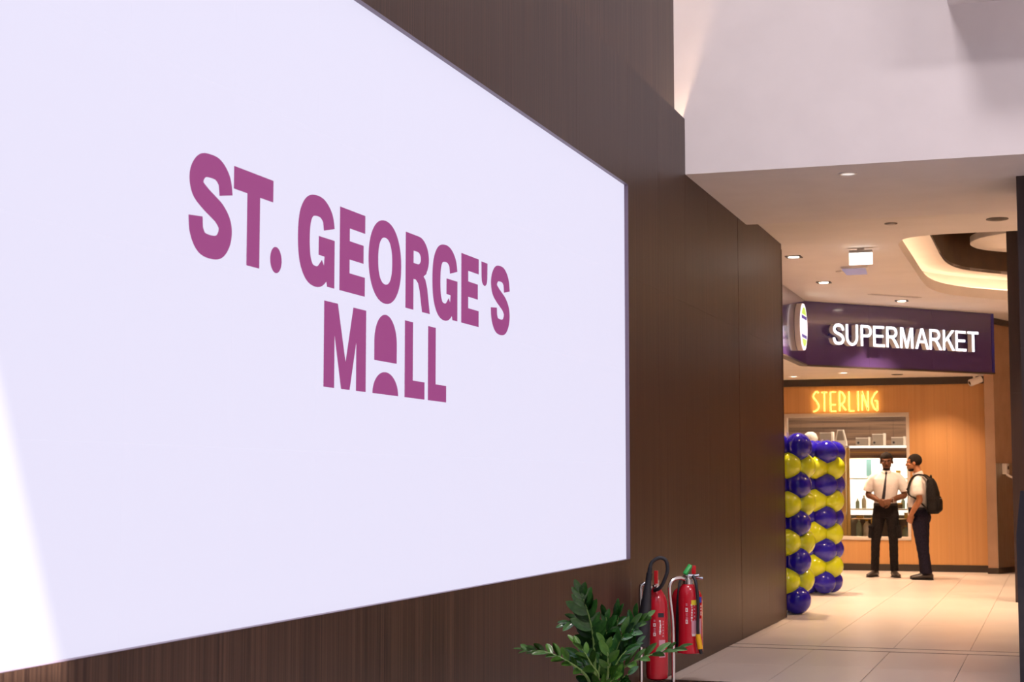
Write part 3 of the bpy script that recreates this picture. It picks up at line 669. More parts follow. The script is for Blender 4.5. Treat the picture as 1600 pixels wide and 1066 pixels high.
def frond(pts, n, size=1.0, key='d', bare=.35, r0=.009, face=None, spread=55, curl=0):
    """pts: world points; leaflets in two rows along the outer part of the stem"""
    P = cr([Vector(p)-Vector((PX, PY, 0)) for p in pts], 8)
    st = B().tube(P, [r0*(1-.75*i/(len(P)-1)) for i in range(len(P))], 7).obj('stem', 'stem' , plant)
    cum = [0]
    for a, c in zip(P, P[1:]): cum.append(cum[-1]+(c-a).length)
    def at(t):
        t *= cum[-1]
        for i in range(len(P)-1):
            if cum[i+1] >= t: f = (t-cum[i])/(cum[i+1]-cum[i]); return P[i].lerp(P[i+1], f), (P[i+1]-P[i]).normalized()
        return P[-1], (P[-1]-P[-2]).normalized()
    fdir = Vector(face) if face else Vector((.35, -1, .55))
    for i in range(n):
        t = bare+(1-bare)*(i/(n-1))**.92; p, tg = at(t); side = (1 if i % 2 else -1)
        up_ = (fdir-tg*fdir.dot(tg)).normalized(); sd = tg.cross(up_).normalized()*side
        sp = R(spread*(1-.55*(t-bare)/(1-bare))+random.uniform(-9, 9))
        if i == n-1: sp = R(6)
        ydir = (tg*math.cos(sp)+sd*math.sin(sp)+up_*random.uniform(.05, .30)).normalized()
        zdir = (up_+sd*random.uniform(-.25, .1)+Vector((0, 0, .15))); zdir = (zdir-ydir*zdir.dot(ydir)).normalized(); xdir = ydir.cross(zdir)
        s_ = size*random.uniform(.88, 1.1)*(1.0-.28*max(0, (t-.8)/.2)); o = link('leaf', leafm[key, random.randrange(3)], None, st)
        o.matrix_local = Matrix.Translation(p) @ Matrix((xdir, ydir, zdir)).transposed().to_4x4() @ Matrix.Scale(s_, 4)
PR, PU = Vector((.94855, .31665, 0)), Vector((.02721, -.08152, .99630)); PF = Vector((-.31548, .94504, .08595))
def W_(a, b, dy=0):                                            # a survey sighting (a across, b down) of the plant, turned into a point; dy towards the far side
    v = PF+PR*((a-800)/2547.7)-PU*((b-533)/2547.7); return Vector((2.608, 0, 1.35))+v*((PY+dy)/v.y)
root = lambda dx, dy: (PX+dx, PY+dy, .28)
frond([root(0, 0), W_(930, 1060, .02), W_(928, 1005, .03), W_(921, 965, .0), W_(908, 925, -.05)], 17, .95, 'd', .42, .010, (-.15, -1, .25), 60)
frond([root(-.03, .0), W_(926, 1062, .06), W_(925, 1005, .08), W_(912, 972, .06), W_(884, 976, .02)], 9, .82, 'd', .62, .008, (-.2, -1, .7), 50)
frond([root(-.05, -.05), W_(920, 1064, -.08), W_(890, 1036, -.12), W_(855, 1020, -.14), W_(819, 1016, -.14)], 15, .72, 'y', .42, .009, (-.1, -.55, 1), 62)
frond([root(-.02, -.06), W_(935, 1060, -.10), W_(925, 1040, -.13), W_(912, 1018, -.14), W_(900, 1005, -.14)], 7, .72, 'y', .60, .007, (.6, -.7, .6), 45)
frond([root(.05, .02), W_(958, 1058, .0), W_(980, 1040, -.05), W_(1012, 1025, -.06), W_(1060, 1014, -.04)], 13, .80, 'y', .36, .008, (-.1, -.6, 1), 66)
frond([root(.03, .03), W_(950, 1050, .04), W_(958, 1015, .06), W_(975, 990, .06), W_(1010, 966, .05)], 11, .85, 'y', .50, .008, (-.4, -1, .4), 40)
frond([root(.02, .08), W_(945, 1040, .12), W_(955, 1000, .16), W_(966, 970, .16), W_(967, 955, .16)], 11, .80, 'd', .50, .008, (-.5, -1, .3), 50)
frond([root(.06, .07), W_(960, 1045, .10), W_(972, 1015, .12), W_(985, 990, .12), W_(993, 964, .12)], 11, .85, 'd', .48, .008, (-.6, -1, .2), 45)
frond([root(.06, -.03), W_(955, 1060, -.05), W_(968, 1030, -.06), W_(985, 1012, -.06), W_(996, 1004, -.06)], 9, .78, 'd', .40, .007, (-.3, -1, .5), 50)
frond([root(.0, -.09), W_(948, 1062, -.14), W_(950, 1035, -.18), W_(949, 1015, -.18), W_(944, 1005, -.18)], 9, .8, 'y', .30, .007, (.2, -1, .4), 55)
frond([root(-.02, .03), W_(936, 1050, .05), W_(940, 1020, .07), W_(946, 995, .07), W_(950, 985, .07)], 13, .85, 'd', .30, .008, (.1, -1, .3), 60)
frond([root(.04, -.10), W_(968, 1066, -.17), W_(976, 1058, -.20), W_(982, 1054, -.20)], 7, .75, 'd', .35, .006, (.1, -1, .5), 55)
frond([root(.01, -.12), W_(952, 1070, -.20), W_(958, 1062, -.23), W_(966, 1052, -.24)], 7, .75, 'y', .25, .006, (.0, -1, .6), 55)

frond([root(-.04, .06), W_(922, 1064, .10), W_(914, 1040, .13), W_(905, 1024, .14), W_(896, 1030, .14)], 9, .8, 'd', .35, .007, (-.2, -1, .5), 50)
frond([root(.02, .05), W_(940, 1050, .08), W_(944, 1010, .10), W_(948, 975, .10), W_(946, 962, .10)], 13, .85, 'd', .38, .008, (.0, -1, .3), 55)
frond([root(.03, .0), W_(948, 1056, .0), W_(962, 1022, .0), W_(972, 998, -.02), W_(990, 985, -.03)], 11, .82, 'd', .40, .007, (-.3, -1, .5), 50)
# ------------------------------------------------------------------ fire extinguishers and their stand
std = thing('extinguisher_stand', 'chrome two-post stand with hooked tops holding the red extinguishers', 'stand', (.20, 10.55, 0))
def stp(pts, r, nm, m='chrome', o=std, n=12): return B().tube([tuple(v) for v in cr([Vector(p)-o.location for p in pts], 6)], r, n).obj(nm, m, o)
B().box(-.19, .32, -.30, .33, 0, .025, bev=.008).obj('base_plate', 'black_gloss', std)
stp([(.034, 10.33, .02), (.034, 10.33, .35), (.034, 10.33, .645), (.045, 10.33, .685), (.075, 10.34, .695), (.10, 10.35, .665)], .0125, 'post')
stp([(.215, 10.46, .02), (.215, 10.46, .40), (.195, 10.47, .60), (.195, 10.47, .68), (.215, 10.49, .715), (.25, 10.52, .725), (.275, 10.55, .715)], .0125, 'post')
B().lathe([(.016, .02), (.016, .05), (.013, .055)], 12, Matrix.Translation((.015, -.09, 0))).obj('foot_bolt', 'chrome', std)
def extinguisher(name, label, loc, r, h, co2=False, skirt=False):
    t = thing(name, label, 'fire extinguisher', loc, group='red fire extinguishers on the stand')
    if co2: prof = [(r*.6, 0), (r*.93, .012), (r, .05), (r, h-.13), (r*.96, h-.09), (r*.78, h-.05), (r*.5, h-.02), (r*.32, h)]
    else: prof = [(r*1.0, 0), (r*1.12 if skirt else r, .004), (r*1.10 if skirt else r, .03), (r, .06), (r, h-.09), (r*.97, h-.06), (r*.84, h-.03), (r*.6, h-.01), (r*.28, h)]
    B().lathe(prof, 36).obj('cylinder', 'red', t)
    B().lathe([(r*.3, h-.003), (r*.34, h+.012), (r*.22, h+.018), (r*.22, h+.05), (.006, h+.055)], 16).obj('valve', 'chrome', t)
    return t
def patch(name, m, t, r, a0, a1, z0, z1, off_=.0008, label=None):
    b = B(); n = 8
    for i in range(n+1): pass
    o_ = []
    lo = []; hi = []
    for i in range(n+1):
        a = R(a0+(a1-a0)*i/n); lo.append(b.bm.verts.new(((r+off_)*math.cos(a), (r+off_)*math.sin(a), z0))); hi.append(b.bm.verts.new(((r+off_)*math.cos(a), (r+off_)*math.sin(a), z1)))
    for i in range(n): b.bm.faces.new((lo[i], lo[i+1], hi[i+1], hi[i]))
    return b.obj(name, m, t, label=label)
def pictos(t, r, base, a, z, s=1.0):
    """small pale printed marks: pictogram squares with cut-outs, short rows of print"""
    rg = random.Random(5)
    for k in range(2):
        z1 = z-.075*k*s
        patch('print_mark', 'label_white', t, r, a-11, a+2, z1+.020*s, z1+.027*s); patch('print_mark', 'label_white', t, r, a-11, a+2, z1, z1+.007*s)
        patch('print_mark', 'label_white', t, r, a-11, a-7, z1+.008*s, z1+.019*s); patch('print_mark', 'label_white', t, r, a-3, a+2, z1+.008*s, z1+.019*s)
    for zz in (.050, .041, -.014, -.022, -.034, -.042): patch('print_mark', 'label_pink', t, r, a-9, a-1+rg.uniform(-2, 3), z+zz*s, z+(zz+.0045)*s)
    for k in range(7):
        zz = .052-.0165*k; patch('print_mark', 'label_white', t, r, a+19+rg.uniform(0, 4), a+30-rg.uniform(0, 4), z+zz*s-.012, z+zz*s)
    for k in range(6):
        zz = .046-.023*k; patch('print_mark', 'label_pink', t, r, a+37+rg.uniform(0, 3), a+44, z+zz*s-.010, z+zz*s)
VA = -78                                                   # angle (deg) of the side that looks at the camera
e1 = extinguisher('fire_extinguisher', 'red extinguisher with a large black discharge horn and black label', (.118, 10.42, .075), .072, .59, True)
patch('label_band', 'label_black', e1, .072, VA+8, VA+40, .405, .432, .0012)
pictos(e1, .072, 0, VA-6, .345, .8); patch('label_panel', 'label_pink', e1, .072, VA+12, VA+48, .15, .26, .0010)
B().box(-.012, .012, -.02, .0, .615, .70, bev=.003).obj('lever', 'red2', e1); B().box(-.01, .01, -.075, .0, .60, .612, bev=.003).obj('carry_handle', 'chrome', e1)
L1 = e1.location
hose = [Vector(p)-L1 for p in ((.118, 10.36, .652), (.155, 10.33, .665), (.185, 10.32, .70), (.215, 10.32, .78), (.205, 10.32, .845), (.165, 10.31, .862), (.12, 10.30, .835), (.105, 10.29, .79))]
B().tube([tuple(v) for v in cr(hose, 7)], .0125, 10).obj('hose', 'black', e1)
hn = [Vector(p)-L1 for p in ((.108, 10.292, .80), (.100, 10.288, .74), (.096, 10.285, .705), (.082, 10.27, .55), (.066, 10.255, .40), (.060, 10.245, .315), (.059, 10.243, .300))]
B().tube(hn, [.015, .017, .02, .036, .047, .053, .051], 20).obj('horn', 'black', e1)
B().tube([tuple(v) for v in cr([Vector((.098, 10.287, .72))-L1, Vector((.104, 10.29, .765))-L1], 3)], .021, 12).obj('horn_grip', 'black', e1)
e2 = extinguisher('fire_extinguisher', 'red extinguisher with a yellow label band and yellow hose nozzle', (.293, 10.58, .235), .0665, .455, False, True)
patch('label_band', 'label_yellow', e2, .0665, VA+16, VA+68, .315, .347, .0012); pictos(e2, .0665, 0, VA-6, .27)
patch('label_panel', 'label_pink', e2, .0665, VA+16, VA+62, .125, .215, .0010); patch('print_mark', 'label_white', e2, .0665, VA+18, VA+55, .115, .130, .0014)
B().lathe([(.036, .445), (.036, .475), (.026, .482)], 18).obj('neck_ring', 'chrome', e2)
B().tube([(-.03, 0, .495), (.0, -.01, .505), (.06, .0, .50)], .010, 8).obj('carry_handle', 'chrome', e2)
B().tube([(.045, .0, .50), (.075, 0, .505)], .014, 10).obj('gauge', 'chrome', e2)
B().box(-.014, .014, -.03, .045, -.011, .011, bev=.004, mtx=Matrix.Translation((-.005, -.01, .535)) @ Matrix.Rotation(R(55), 4, 'X') @ Matrix.Rotation(R(-25), 4, 'Z')).obj('lever', 'green_lever', e2)
B().tube([tuple(v) for v in cr([(.035, -.02, .50), (.055, -.035, .47), (.068, -.045, .40), (.075, -.05, .30), (.072, -.055, .19), (.074, -.058, .12)], 6)], .0105, 10).obj('hose', 'black', e2)
B().tube([(.074, -.058, .130), (.077, -.058, .10), (.088, -.060, .035)], [.016, .018, .017], 12).obj('nozzle', 'yellow', e2)
B().tube([(.088, -.060, .036), (.093, -.061, .005)], [.014, .011], 10).obj('nozzle_tip', 'black', e2)
e3 = extinguisher('fire_extinguisher', 'red wide extinguisher with a blue label, mostly behind the yellow-labelled one', (.222, 10.86, .22), .104, .43)
patch('label_band', 'label_blue', e3, .104, VA+44, VA+66, .325, .362, .0012); patch('label_panel', 'label_pink', e3, .104, VA+46, VA+62, .10, .22, .0010)
for zz in (.295, .275, .255, .24): patch('print_mark', 'label_white', e3, .104, VA+58, VA+64, zz, zz+.012)
B().tube([(-.03, -.02, .485), (.05, -.04, .492), (.115, -.03, .485)], .010, 8).obj('carry_handle', 'chrome', e3)
B().tube([(.0, -.03, .43), (.0, -.05, .49)], .02, 12).obj('valve_collar', 'chrome', e3)
B().box(-.013, .013, -.012, .012, .485, .57, bev=.004, mtx=Matrix.Translation((.055, -.03, 0))).obj('lever', 'red2', e3)
B().tube([tuple(v) for v in cr([(-.01, -.05, .485), (-.012, -.13, .48), (-.010, -.20, .43), (-.014, -.235, .28), (-.016, -.24, .12), (-.022, -.225, .04)], 6)], .0095, 10).obj('hose', 'black', e3)
B().box(-.02, .02, .10, .15, .30, .42).obj('hanging_bracket', 'chrome', e3)

# ------------------------------------------------------------------ inside the lit shop window
VY0, VY1 = 25.95, 26.55
vit = thing('display_cabinet', 'brass framed lit glass cabinet with shelves standing in the shop window', 'cabinet', (-.5, 26.25, Z0))
VL, VR = -.62+.5, X1+.5+.3; VT = 1.885-Z0; ya, yb = VY0-26.25, VY1-26.25
for x0, x1 in ((VL, VL+.075), (VL+.095, VL+.135)): B().box(x0, x1, ya, ya+.04, 0, VT).obj('post', 'brass', vit)
B().box(VR-.05, VR, ya, ya+.04, 0, VT).obj('post', 'brass', vit)
for x0 in (VL, VR-.04): B().box(x0, x0+.04, yb-.04, yb, 0, VT).obj('post', 'brass', vit)
B().box(VL, VR, ya-.01, yb, VT, VT+.025).obj('top', 'whitebox', vit)
B().box(VL+.14, VR-.05, ya-.015, ya-.011, VT-.012, VT+.022).obj('light_rail', 'lightbox', vit)
B().box(VL+.14, VR-.05, ya, ya+.03, VT-.085, VT-.075).obj('rail', 'brass', vit)
B().box(VL+.02, VR-.02, yb-.03, yb-.02, VT-.17, VT-.01).obj('header_board', 'striped', vit)
B().box(VL+.14, VR-.05, ya+.005, ya+.012, VT-.165, VT-.015).obj('header_board', 'striped', vit)
B().box(VL+.02, VR-.02, yb-.035, yb-.02, .36, VT-.17).obj('light_panel', 'lightbox', vit)
B().box(VL+.02, VR-.02, yb-.035, yb-.02, 0, .36).obj('low_back', 'greybox', vit)
for z in (1.39-Z0, .915-Z0): 
    o = B().box(VL+.14, VR-.05, ya+.01, yb-.04, z, z+.010).obj('shelf', 'shelf_glass', vit); B().box(VL+.14, VR-.05, ya, ya+.010, z-.004, z+.014).obj('shelf_edge', 'brass', o)
B().box(VL+.14, VR-.05, ya+.02, yb-.04, .30, .312).obj('shelf', 'brass', vit)
light('cabinet_light', 'AREA', (.5, -.1, VT-.02), 9, (1, .9, .76), vit, shape='RECTANGLE', size=1.0, size_y=.3)
# wall shelf left of the cabinet
sh = thing('display_shelf', 'pale lit display shelf left of the brass cabinet behind the balloons', 'shelf', (-1.3, 26.52, Z0))
B().box(-.7, .62, -.2, .2, 1.370, 1.39).obj('board', 'whitebox', sh); B().box(-.7, .62, .17, .2, 0, 1.35).obj('light_panel', 'lightbox', sh)
for x in (-.68, .58): B().box(x, x+.03, -.2, .17, 0, 1.385).obj('side_panel', 'whitebox', sh)
for z in (.38, .82): B().box(-.65, .58, -.18, .17, z, z+.012).obj('ledge', 'brass', sh)
def gift_box(x0, x1, z0, z1, label, lamp=False):
    y0 = 26.18; t = thing('gift_box', label, 'box', ((x0+x1)/2, y0+.1, z0), group='display boxes on top of the cabinet')
    w2 = (x1-x0)/2; B().box(-w2, w2, 0, .16, 0, z1-z0, bev=.004).obj('box', 'greybox', t); B().box(w2+.0005, w2+.03, -.01, .17, 0, z1-z0+.01, bev=.004).obj('white_sleeve', 'whitebox', t)
    B().box(-w2, w2, -.004, 0, z1-z0-.012, z1-z0).obj('lid_edge', 'whitebox', t)
    B().lathe([(.018, 0), (.018, .004), (.005, .005)], 14, Matrix.Translation((-w2*.6, -.001, .05)) @ Matrix.Rotation(PI/2, 4, 'X')).obj('button', 'label_black', t)
    if lamp: B().ell((0, .05, z1-z0+.022), (.05, .05, .022)).obj('white_bow', 'whitebox', t)
gift_box(-.42, -.225, 1.913, 2.043, 'grey box with white sleeve, leftmost of three on the brass cabinet top')
gift_box(-.165, .005, 1.913, 2.10, 'taller grey box with a white bow on the brass cabinet top')
gift_box(.130, .315, 1.913, 2.048, 'grey box with white sleeve at the window frame end of the cabinet top')
gift_box(-.985, -.805, 1.911, 2.13, 'large grey box with a white sleeve above the balloons')
t = thing('gift_bag', 'white cone shaped bag with a grey front panel above the balloons', 'bag', (-.650, 26.25, 1.911))
B().prism([(-.098, 0), (.098, 0), (.09, .08), (.045, .26), (-.045, .26), (-.09, .08)], -.05, .05, mz).obj('bag', 'whitebox', t)
B().prism([(-.06, .09), (.06, .09), (.035, .24), (-.035, .24)], -.056, -.0505, mz).obj('front_panel', 'greybox', t)
t = thing('white_vase', 'rounded white vase half hidden by the topmost blue balloons', 'vase', (-1.135, 26.3, 1.911))
B().lathe([(.06, 0), (.11, .06), (.12, .13), (.09, .20), (.05, .225), (.045, .23)], 24).obj('body', 'whitebox', t)
B().box(-.98-.22, -.63, 26.15, 26.45, 1.893, 1.9095).obj('shelf_top', 'whitebox', None)
o = bpy.data.objects['shelf_top']; tag(o, 'pale ledge carrying the boxes left of the brass cabinet', 'shelf'); o.name = 'upper_shelf'
struct('trim_5', B().box(-1.2, -.63, 26.50, 26.53, 1.40, 1.89), 'striped')
t = thing('poster', 'narrow teal card standing on the upper cabinet shelf', 'poster', (-.226, 26.3, 1.40))
B().box(-.043, .043, -.004, .004, .035, .30).obj('card', 'teal', t); B().box(-.03, .03, -.02, .02, 0, .036).obj('foot', 'whitebox', t)
def bottle(x, y, z, h, r, m, cap, label):
    t = thing('bottle', label, 'bottle', (x, y, z), group='bottles in the shop cabinet')
    B().lathe([(r*.95, 0), (r, .01), (r, h*.66), (r*.7, h*.78), (r*.32, h*.86), (r*.32, h*.93)], 16).obj('body', m, t); B().lathe([(r*.4, h*.92), (r*.4, h), (r*.2, h+.003)], 12).obj('cap', cap, t)
for x, z, h, r, m, c, l in ((-.385, Z0+.003, .30, .045, 'jade', 'whitebox', 'pale green bottle at the foot of the brass cabinet'), (-.262, Z0+.003, .29, .062, 'cream', 'gold', 'wide cream bottle beside the pale green bottle'),
        (-.30, .93, .20, .035, 'cream', 'gold', 'slim cream bottle on the middle cabinet shelf'), (-.40, .93, .15, .03, 'jade', 'gold', 'small green bottle on the middle cabinet shelf'),
        (.30, .93, .17, .03, 'jade', 'gold', 'green bottle between the two men on the middle shelf'), (.39, .93, .12, .035, 'cream', 'gold', 'short cream bottle near the window frame on the middle shelf'),
        (.33, Z0+.003, .20, .05, 'jade', 'gold', 'green bottle low in the window between the two men'), (-.10, 1.405, .10, .028, 'cream', 'gold', 'small cream bottle on the upper shelf by the teal card')):
    bottle(x, 26.2, z, h, r, m, c, l)
def carton(x, z, w_, h, m, label, lid='gold'):
    t = thing('carton', label, 'box', (x, 26.12, z), group='cartons on the cabinet shelves')
    B().box(-w_/2, w_/2, 0, .08, 0, h*.7, bev=.003).obj('box', m, t); B().box(-w_/2-.002, w_/2+.002, -.002, .082, h*.7+.0005, h, bev=.003).obj('lid', lid, t)
carton(-.145, Z0+.003, .09, .33, 'striped', 'tall brown carton with gold lid beside the standing man\'s legs')
carton(.255, .93, .07, .09, 'striped', 'small brown carton on the middle shelf between the two men'); carton(.37, Z0+.315, .10, .09, 'gold', 'gold carton on the low brass shelf between the two men')
carton(-.36, Z0+.315, .11, .05, 'gold', 'flat gold carton on the low brass shelf by the brass post', 'striped'); carton(.24, 1.405, .07, .12, 'whitebox', 'white carton on the upper shelf by the window frame')
t = thing('dotted_bag', 'black bag with white dots hanging between balloons and brass post', 'bag', (-.70, 26.1, .90))
B().box(-.075, .075, -.03, .03, 0, .33, bev=.015).obj('bag', 'bag', t)
for i in range(4):
    for j in range(7):
        B().lathe([(.010, 0), (.010, .002), (.001, .0025)], 8, Matrix.Translation((-.055+.034*i+(.012 if j % 2 else 0), -.030, .03+.044*j)) @ Matrix.Rotation(PI/2, 4, 'X')).obj('dot', 'whitebox', t)
B().tube([tuple(v) for v in cr([(-.04, 0, .32), (-.03, 0, .42), (.03, 0, .42), (.04, 0, .32)], 6)], .006, 6).obj('handle', 'bag', t)
t = thing('woven_basket', 'round brown basket low in the window beside the balloons', 'basket', (-.80, 26.05, Z0))
B().lathe([(.10, 0), (.15, .08), (.16, .18), (.14, .27), (.10, .30), (.09, .29)], 24).obj('body', 'striped', t); B().tube([tuple(v) for v in cr([(-.12, 0, .28), (-.10, 0, .40), (.10, 0, .40), (.12, 0, .28)], 6)], .008, 8).obj('handle', 'gold', t)

# ------------------------------------------------------------------ the two men
def V3(*a): return Vector(a)
def loft(b, rings, n=28, e=2.3):
    """closed body from (centre, rx, ry, tilt) cross-sections, superelliptic"""
    out = []
    for c, rx_, ry_ in rings:
        r_ = []
        for j in range(n):
            a = 2*PI*j/n; ca, sa = math.cos(a), math.sin(a)
            r_.append(Vector(c)+Vector((rx_*math.copysign(abs(ca)**(2/e), ca), ry_*math.copysign(abs(sa)**(2/e), sa), 0)))
        out.append(r_)
    b.rings(out)
def limb(b, pts, rad, n=16, k=5):
    """tapering limb with rounded ends"""
    P = [Vector(p) for p in pts]; Q = cr(P, k); m_ = len(P)-1
    rr = []
    for i in range(len(Q)):
        t = i/k; a = min(int(t), m_-1); f = t-a; f = f*f*(3-2*f); rr.append(rad[a]*(1-f)+rad[a+1]*f)
    b.tube(Q, rr, n); b.ell(Q[0], (rr[0],)*3, u=14, v=10); b.ell(Q[-1], (rr[-1],)*3, u=14, v=10)
def hand(b, wrist, dirn, normal, thumb, curl, s_=1.0, spread=.0, curls=None):
    """palm with four unequal bent fingers and a thumb leaving its side; normal is the way the palm faces"""
    d_ = Vector(dirn).normalized(); n_ = Vector(normal); n_ = (n_-d_*n_.dot(d_)).normalized(); sd = d_.cross(n_)*thumb
    w = Vector(wrist)
    for i, (o_, L_) in enumerate(((.031, .070), (.010, .080), (-.011, .074), (-.031, .058))):
        k0 = w+sd*o_*.55*s_+d_*.012*s_; kn = w+sd*o_*s_+d_*(.092-.004*abs(i-1))*s_
        b.tube([k0, (k0+kn)/2+n_*-.003, kn], [.017*s_, .0165*s_, .0125*s_], 10)
        p = kn.copy(); a = .25; pts = [p.copy()]; cu = curls[i] if curls else curl
        b.ell(p, (.0125*s_,)*3, u=10, v=8)
        for j, f in enumerate((.46, .30, .24)):
            a += cu*(1.0 if j else .8); dd = d_*math.cos(a)+n_*math.sin(a)+sd*o_*spread*4
            p = p+dd.normalized()*L_*f*s_; pts.append(p.copy())
        b.tube(pts, [.0108*s_, .0100*s_, .0092*s_, .0078*s_], 10); b.ell(pts[-1], (.0078*s_,)*3, u=8, v=6)
    t0 = w+d_*.022*s_+sd*.024*s_; t1 = t0+(d_*.55+sd*.62+n_*.35).normalized()*.040*s_; t2 = t1+(d_*.85+sd*.18+n_*.50).normalized()*.032*s_; t3 = t2+(d_*.9-sd*.1+n_*.55).normalized()*.024*s_
    b.tube([t0, t1, t2, t3], [.017*s_, .0135*s_, .0115*s_, .0085*s_], 10); b.ell(t3, (.0085*s_,)*3, u=8, v=6); b.ell(t0, (.017*s_,)*3, u=8, v=6)
def head(b, T):
    """head around the origin of T, facing -Y: 0.235 m chin to crown"""
    def el(c, r_): 
        t = bmesh.new(); bmesh.ops.create_uvsphere(t, u_segments=20, v_segments=14, radius=1)
        bmesh.ops.transform(t, matrix=T @ Matrix.Translation(c) @ Matrix.Diagonal((*r_, 1)), verts=t.verts[:]); b.merge(t)
    el((0, .012, .028), (.073, .094, .088)); el((0, -.020, -.030), (.060, .070, .080)); el((0, -.048, -.082), (.036, .036, .030)); el((0, .0, -.05), (.058, .06, .055))
    el((0, -.076, .030), (.048, .018, .012)); el((.038, -.058, -.018), (.024, .024, .022)); el((-.038, -.058, -.018), (.024, .024, .022))
    tb = lambda pts, rr: b.tube([T @ Vector(p) for p in pts], rr, 10)
    tb([(0, -.082, .022), (0, -.094, -.004), (0, -.108, -.024)], [.010, .012, .0135]); el((0, -.104, -.028), (.017, .012, .010)); el((0, -.086, -.058), (.024, .012, .010)); el((0, -.084, -.072), (.022, .012, .008))
    for s_ in (-1, 1): el((s_*.074, .012, -.008), (.011, .020, .032))
    return b
def headparts(parent, T, lipm, beard=0, hairh=1.0):
    def el(name, c, r_, m, par=parent):
        t = B(); q = bmesh.new(); bmesh.ops.create_uvsphere(q, u_segments=14, v_segments=10, radius=1); bmesh.ops.transform(q, matrix=T @ Matrix.Translation(c) @ Matrix.Diagonal((*r_, 1)), verts=q.verts[:]); t.merge(q); return t.obj(name, m, par)
    for s_ in (-1, 1):
        e_ = el('eye', (s_*.030, -.0755, .010), (.0115, .0080, .0052), 'eye'); el('iris', (s_*.030, -.0822, .0095), (.0052, .0022, .0046), 'iris', e_)
        B().tube([T @ Vector(p) for p in ((s_*.015, -.092, .027), (s_*.032, -.091, .033), (s_*.052, -.076, .027))], [.0035, .0045, .003], 8).obj('eyebrow', 'hair', parent)
    el('lips', (0, -.092, -.065), (.021, .0065, .0075), lipm)
    # hair: shell over the skull, open at the face
    def shell(name, ells, keep, m, thick):
        bm = bmesh.new()
        for c, r_ in ells:
            q = bmesh.new(); bmesh.ops.create_uvsphere(q, u_segments=44, v_segments=32, radius=1); bmesh.ops.transform(q, matrix=Matrix.Translation(c) @ Matrix.Diagonal((*r_, 1)), verts=q.verts[:])
            kill = [f for f in q.faces if not keep(f.calc_center_median())]; bmesh.ops.delete(q, geom=kill, context='FACES')
            tmp = bpy.data.meshes.new('tmp'); q.to_mesh(tmp); q.free(); bm.from_mesh(tmp); bpy.data.meshes.remove(tmp)
        bmesh.ops.recalc_face_normals(bm, faces=bm.faces[:]); bmesh.ops.solidify(bm, geom=bm.faces[:], thickness=thick)
        me = bpy.data.meshes.new(name); bm.to_mesh(me); bm.free(); me.transform(T); me.polygons.foreach_set('use_smooth', [True]*len(me.polygons)); return link(name, me, m, parent)
    shell('hair', [((0, .018, .038*hairh), (.081, .096, .092*hairh))], lambda c: (c.z > .062 and c.y > -.085) or (c.y > .0 and c.z > -.058) or (c.y > -.035 and c.z > .0 and abs(c.x) > .05 and c.y > -.03), 'hair', .012)
    if beard:
        shell('beard', [((0, -.020, -.034), (.0635, .0735, .082)), ((0, -.049, -.083), (.039, .039, .033))], (lambda c: c.z < -.078 or (c.z < -.035 and abs(c.x) > .045) or (c.z < -.052 and abs(c.x) > .028)) if beard == 2 else (lambda c: c.z < -.088), 'hair', .004)
        B().tube([T @ Vector(p) for p in ((-.026, -.083, -.060), (-.014, -.098, -.049), (.014, -.098, -.049), (.026, -.083, -.060))], [.003, .0045, .0045, .003], 8).obj('moustache', 'hair', parent)
def bvh_of(o):
    dg = bpy.context.evaluated_depsgraph_get(); return BVHTree.FromPolygons([v.co.copy() for v in o.data.vertices], [tuple(p.vertices) for p in o.data.polygons])
def drape(name, m, parent, tree, outline, dirn=(0, 1, 0), lift=.003, thick=.004, start=-1.0):
    """a cloth strip of (left,right) pairs in x,z laid on a surface along dirn"""
    b = B(); rows_ = []; dv = Vector(dirn); fine_ = []
    for (p0, q0), (p1, q1) in zip(outline, outline[1:]):
        for k in range(5): g = k/5; fine_.append(((p0[0]+(p1[0]-p0[0])*g, p0[1]+(p1[1]-p0[1])*g), (q0[0]+(q1[0]-q0[0])*g, q0[1]+(q1[1]-q0[1])*g)))
    fine_.append(outline[-1])
    for (xa, za), (xb, zb) in fine_:
        row = []
        for k in range(5):
            f = k/4; x, z = xa+(xb-xa)*f, za+(zb-za)*f
            o_ = Vector((x, start if dv.y > 0 else -start, z)) if abs(dv.y) > .5 else Vector((start if dv.x > 0 else -start, x, z))
            h = tree.ray_cast(o_, dv); row.append((h[0] if h[0] is not None else o_)-dv*lift)
        rows_.append(row)
    vs = [[b.bm.verts.new(p) for p in r_] for r_ in rows_]
    for a, c in zip(vs, vs[1:]):
        for i in range(4): b.bm.faces.new((a[i], a[i+1], c[i+1], c[i]))
    bmesh.ops.recalc_face_normals(b.bm, faces=b.bm.faces[:]); bmesh.ops.solidify(b.bm, geom=b.bm.faces[:], thickness=thick)
    return b.obj(name, m, parent, 60)
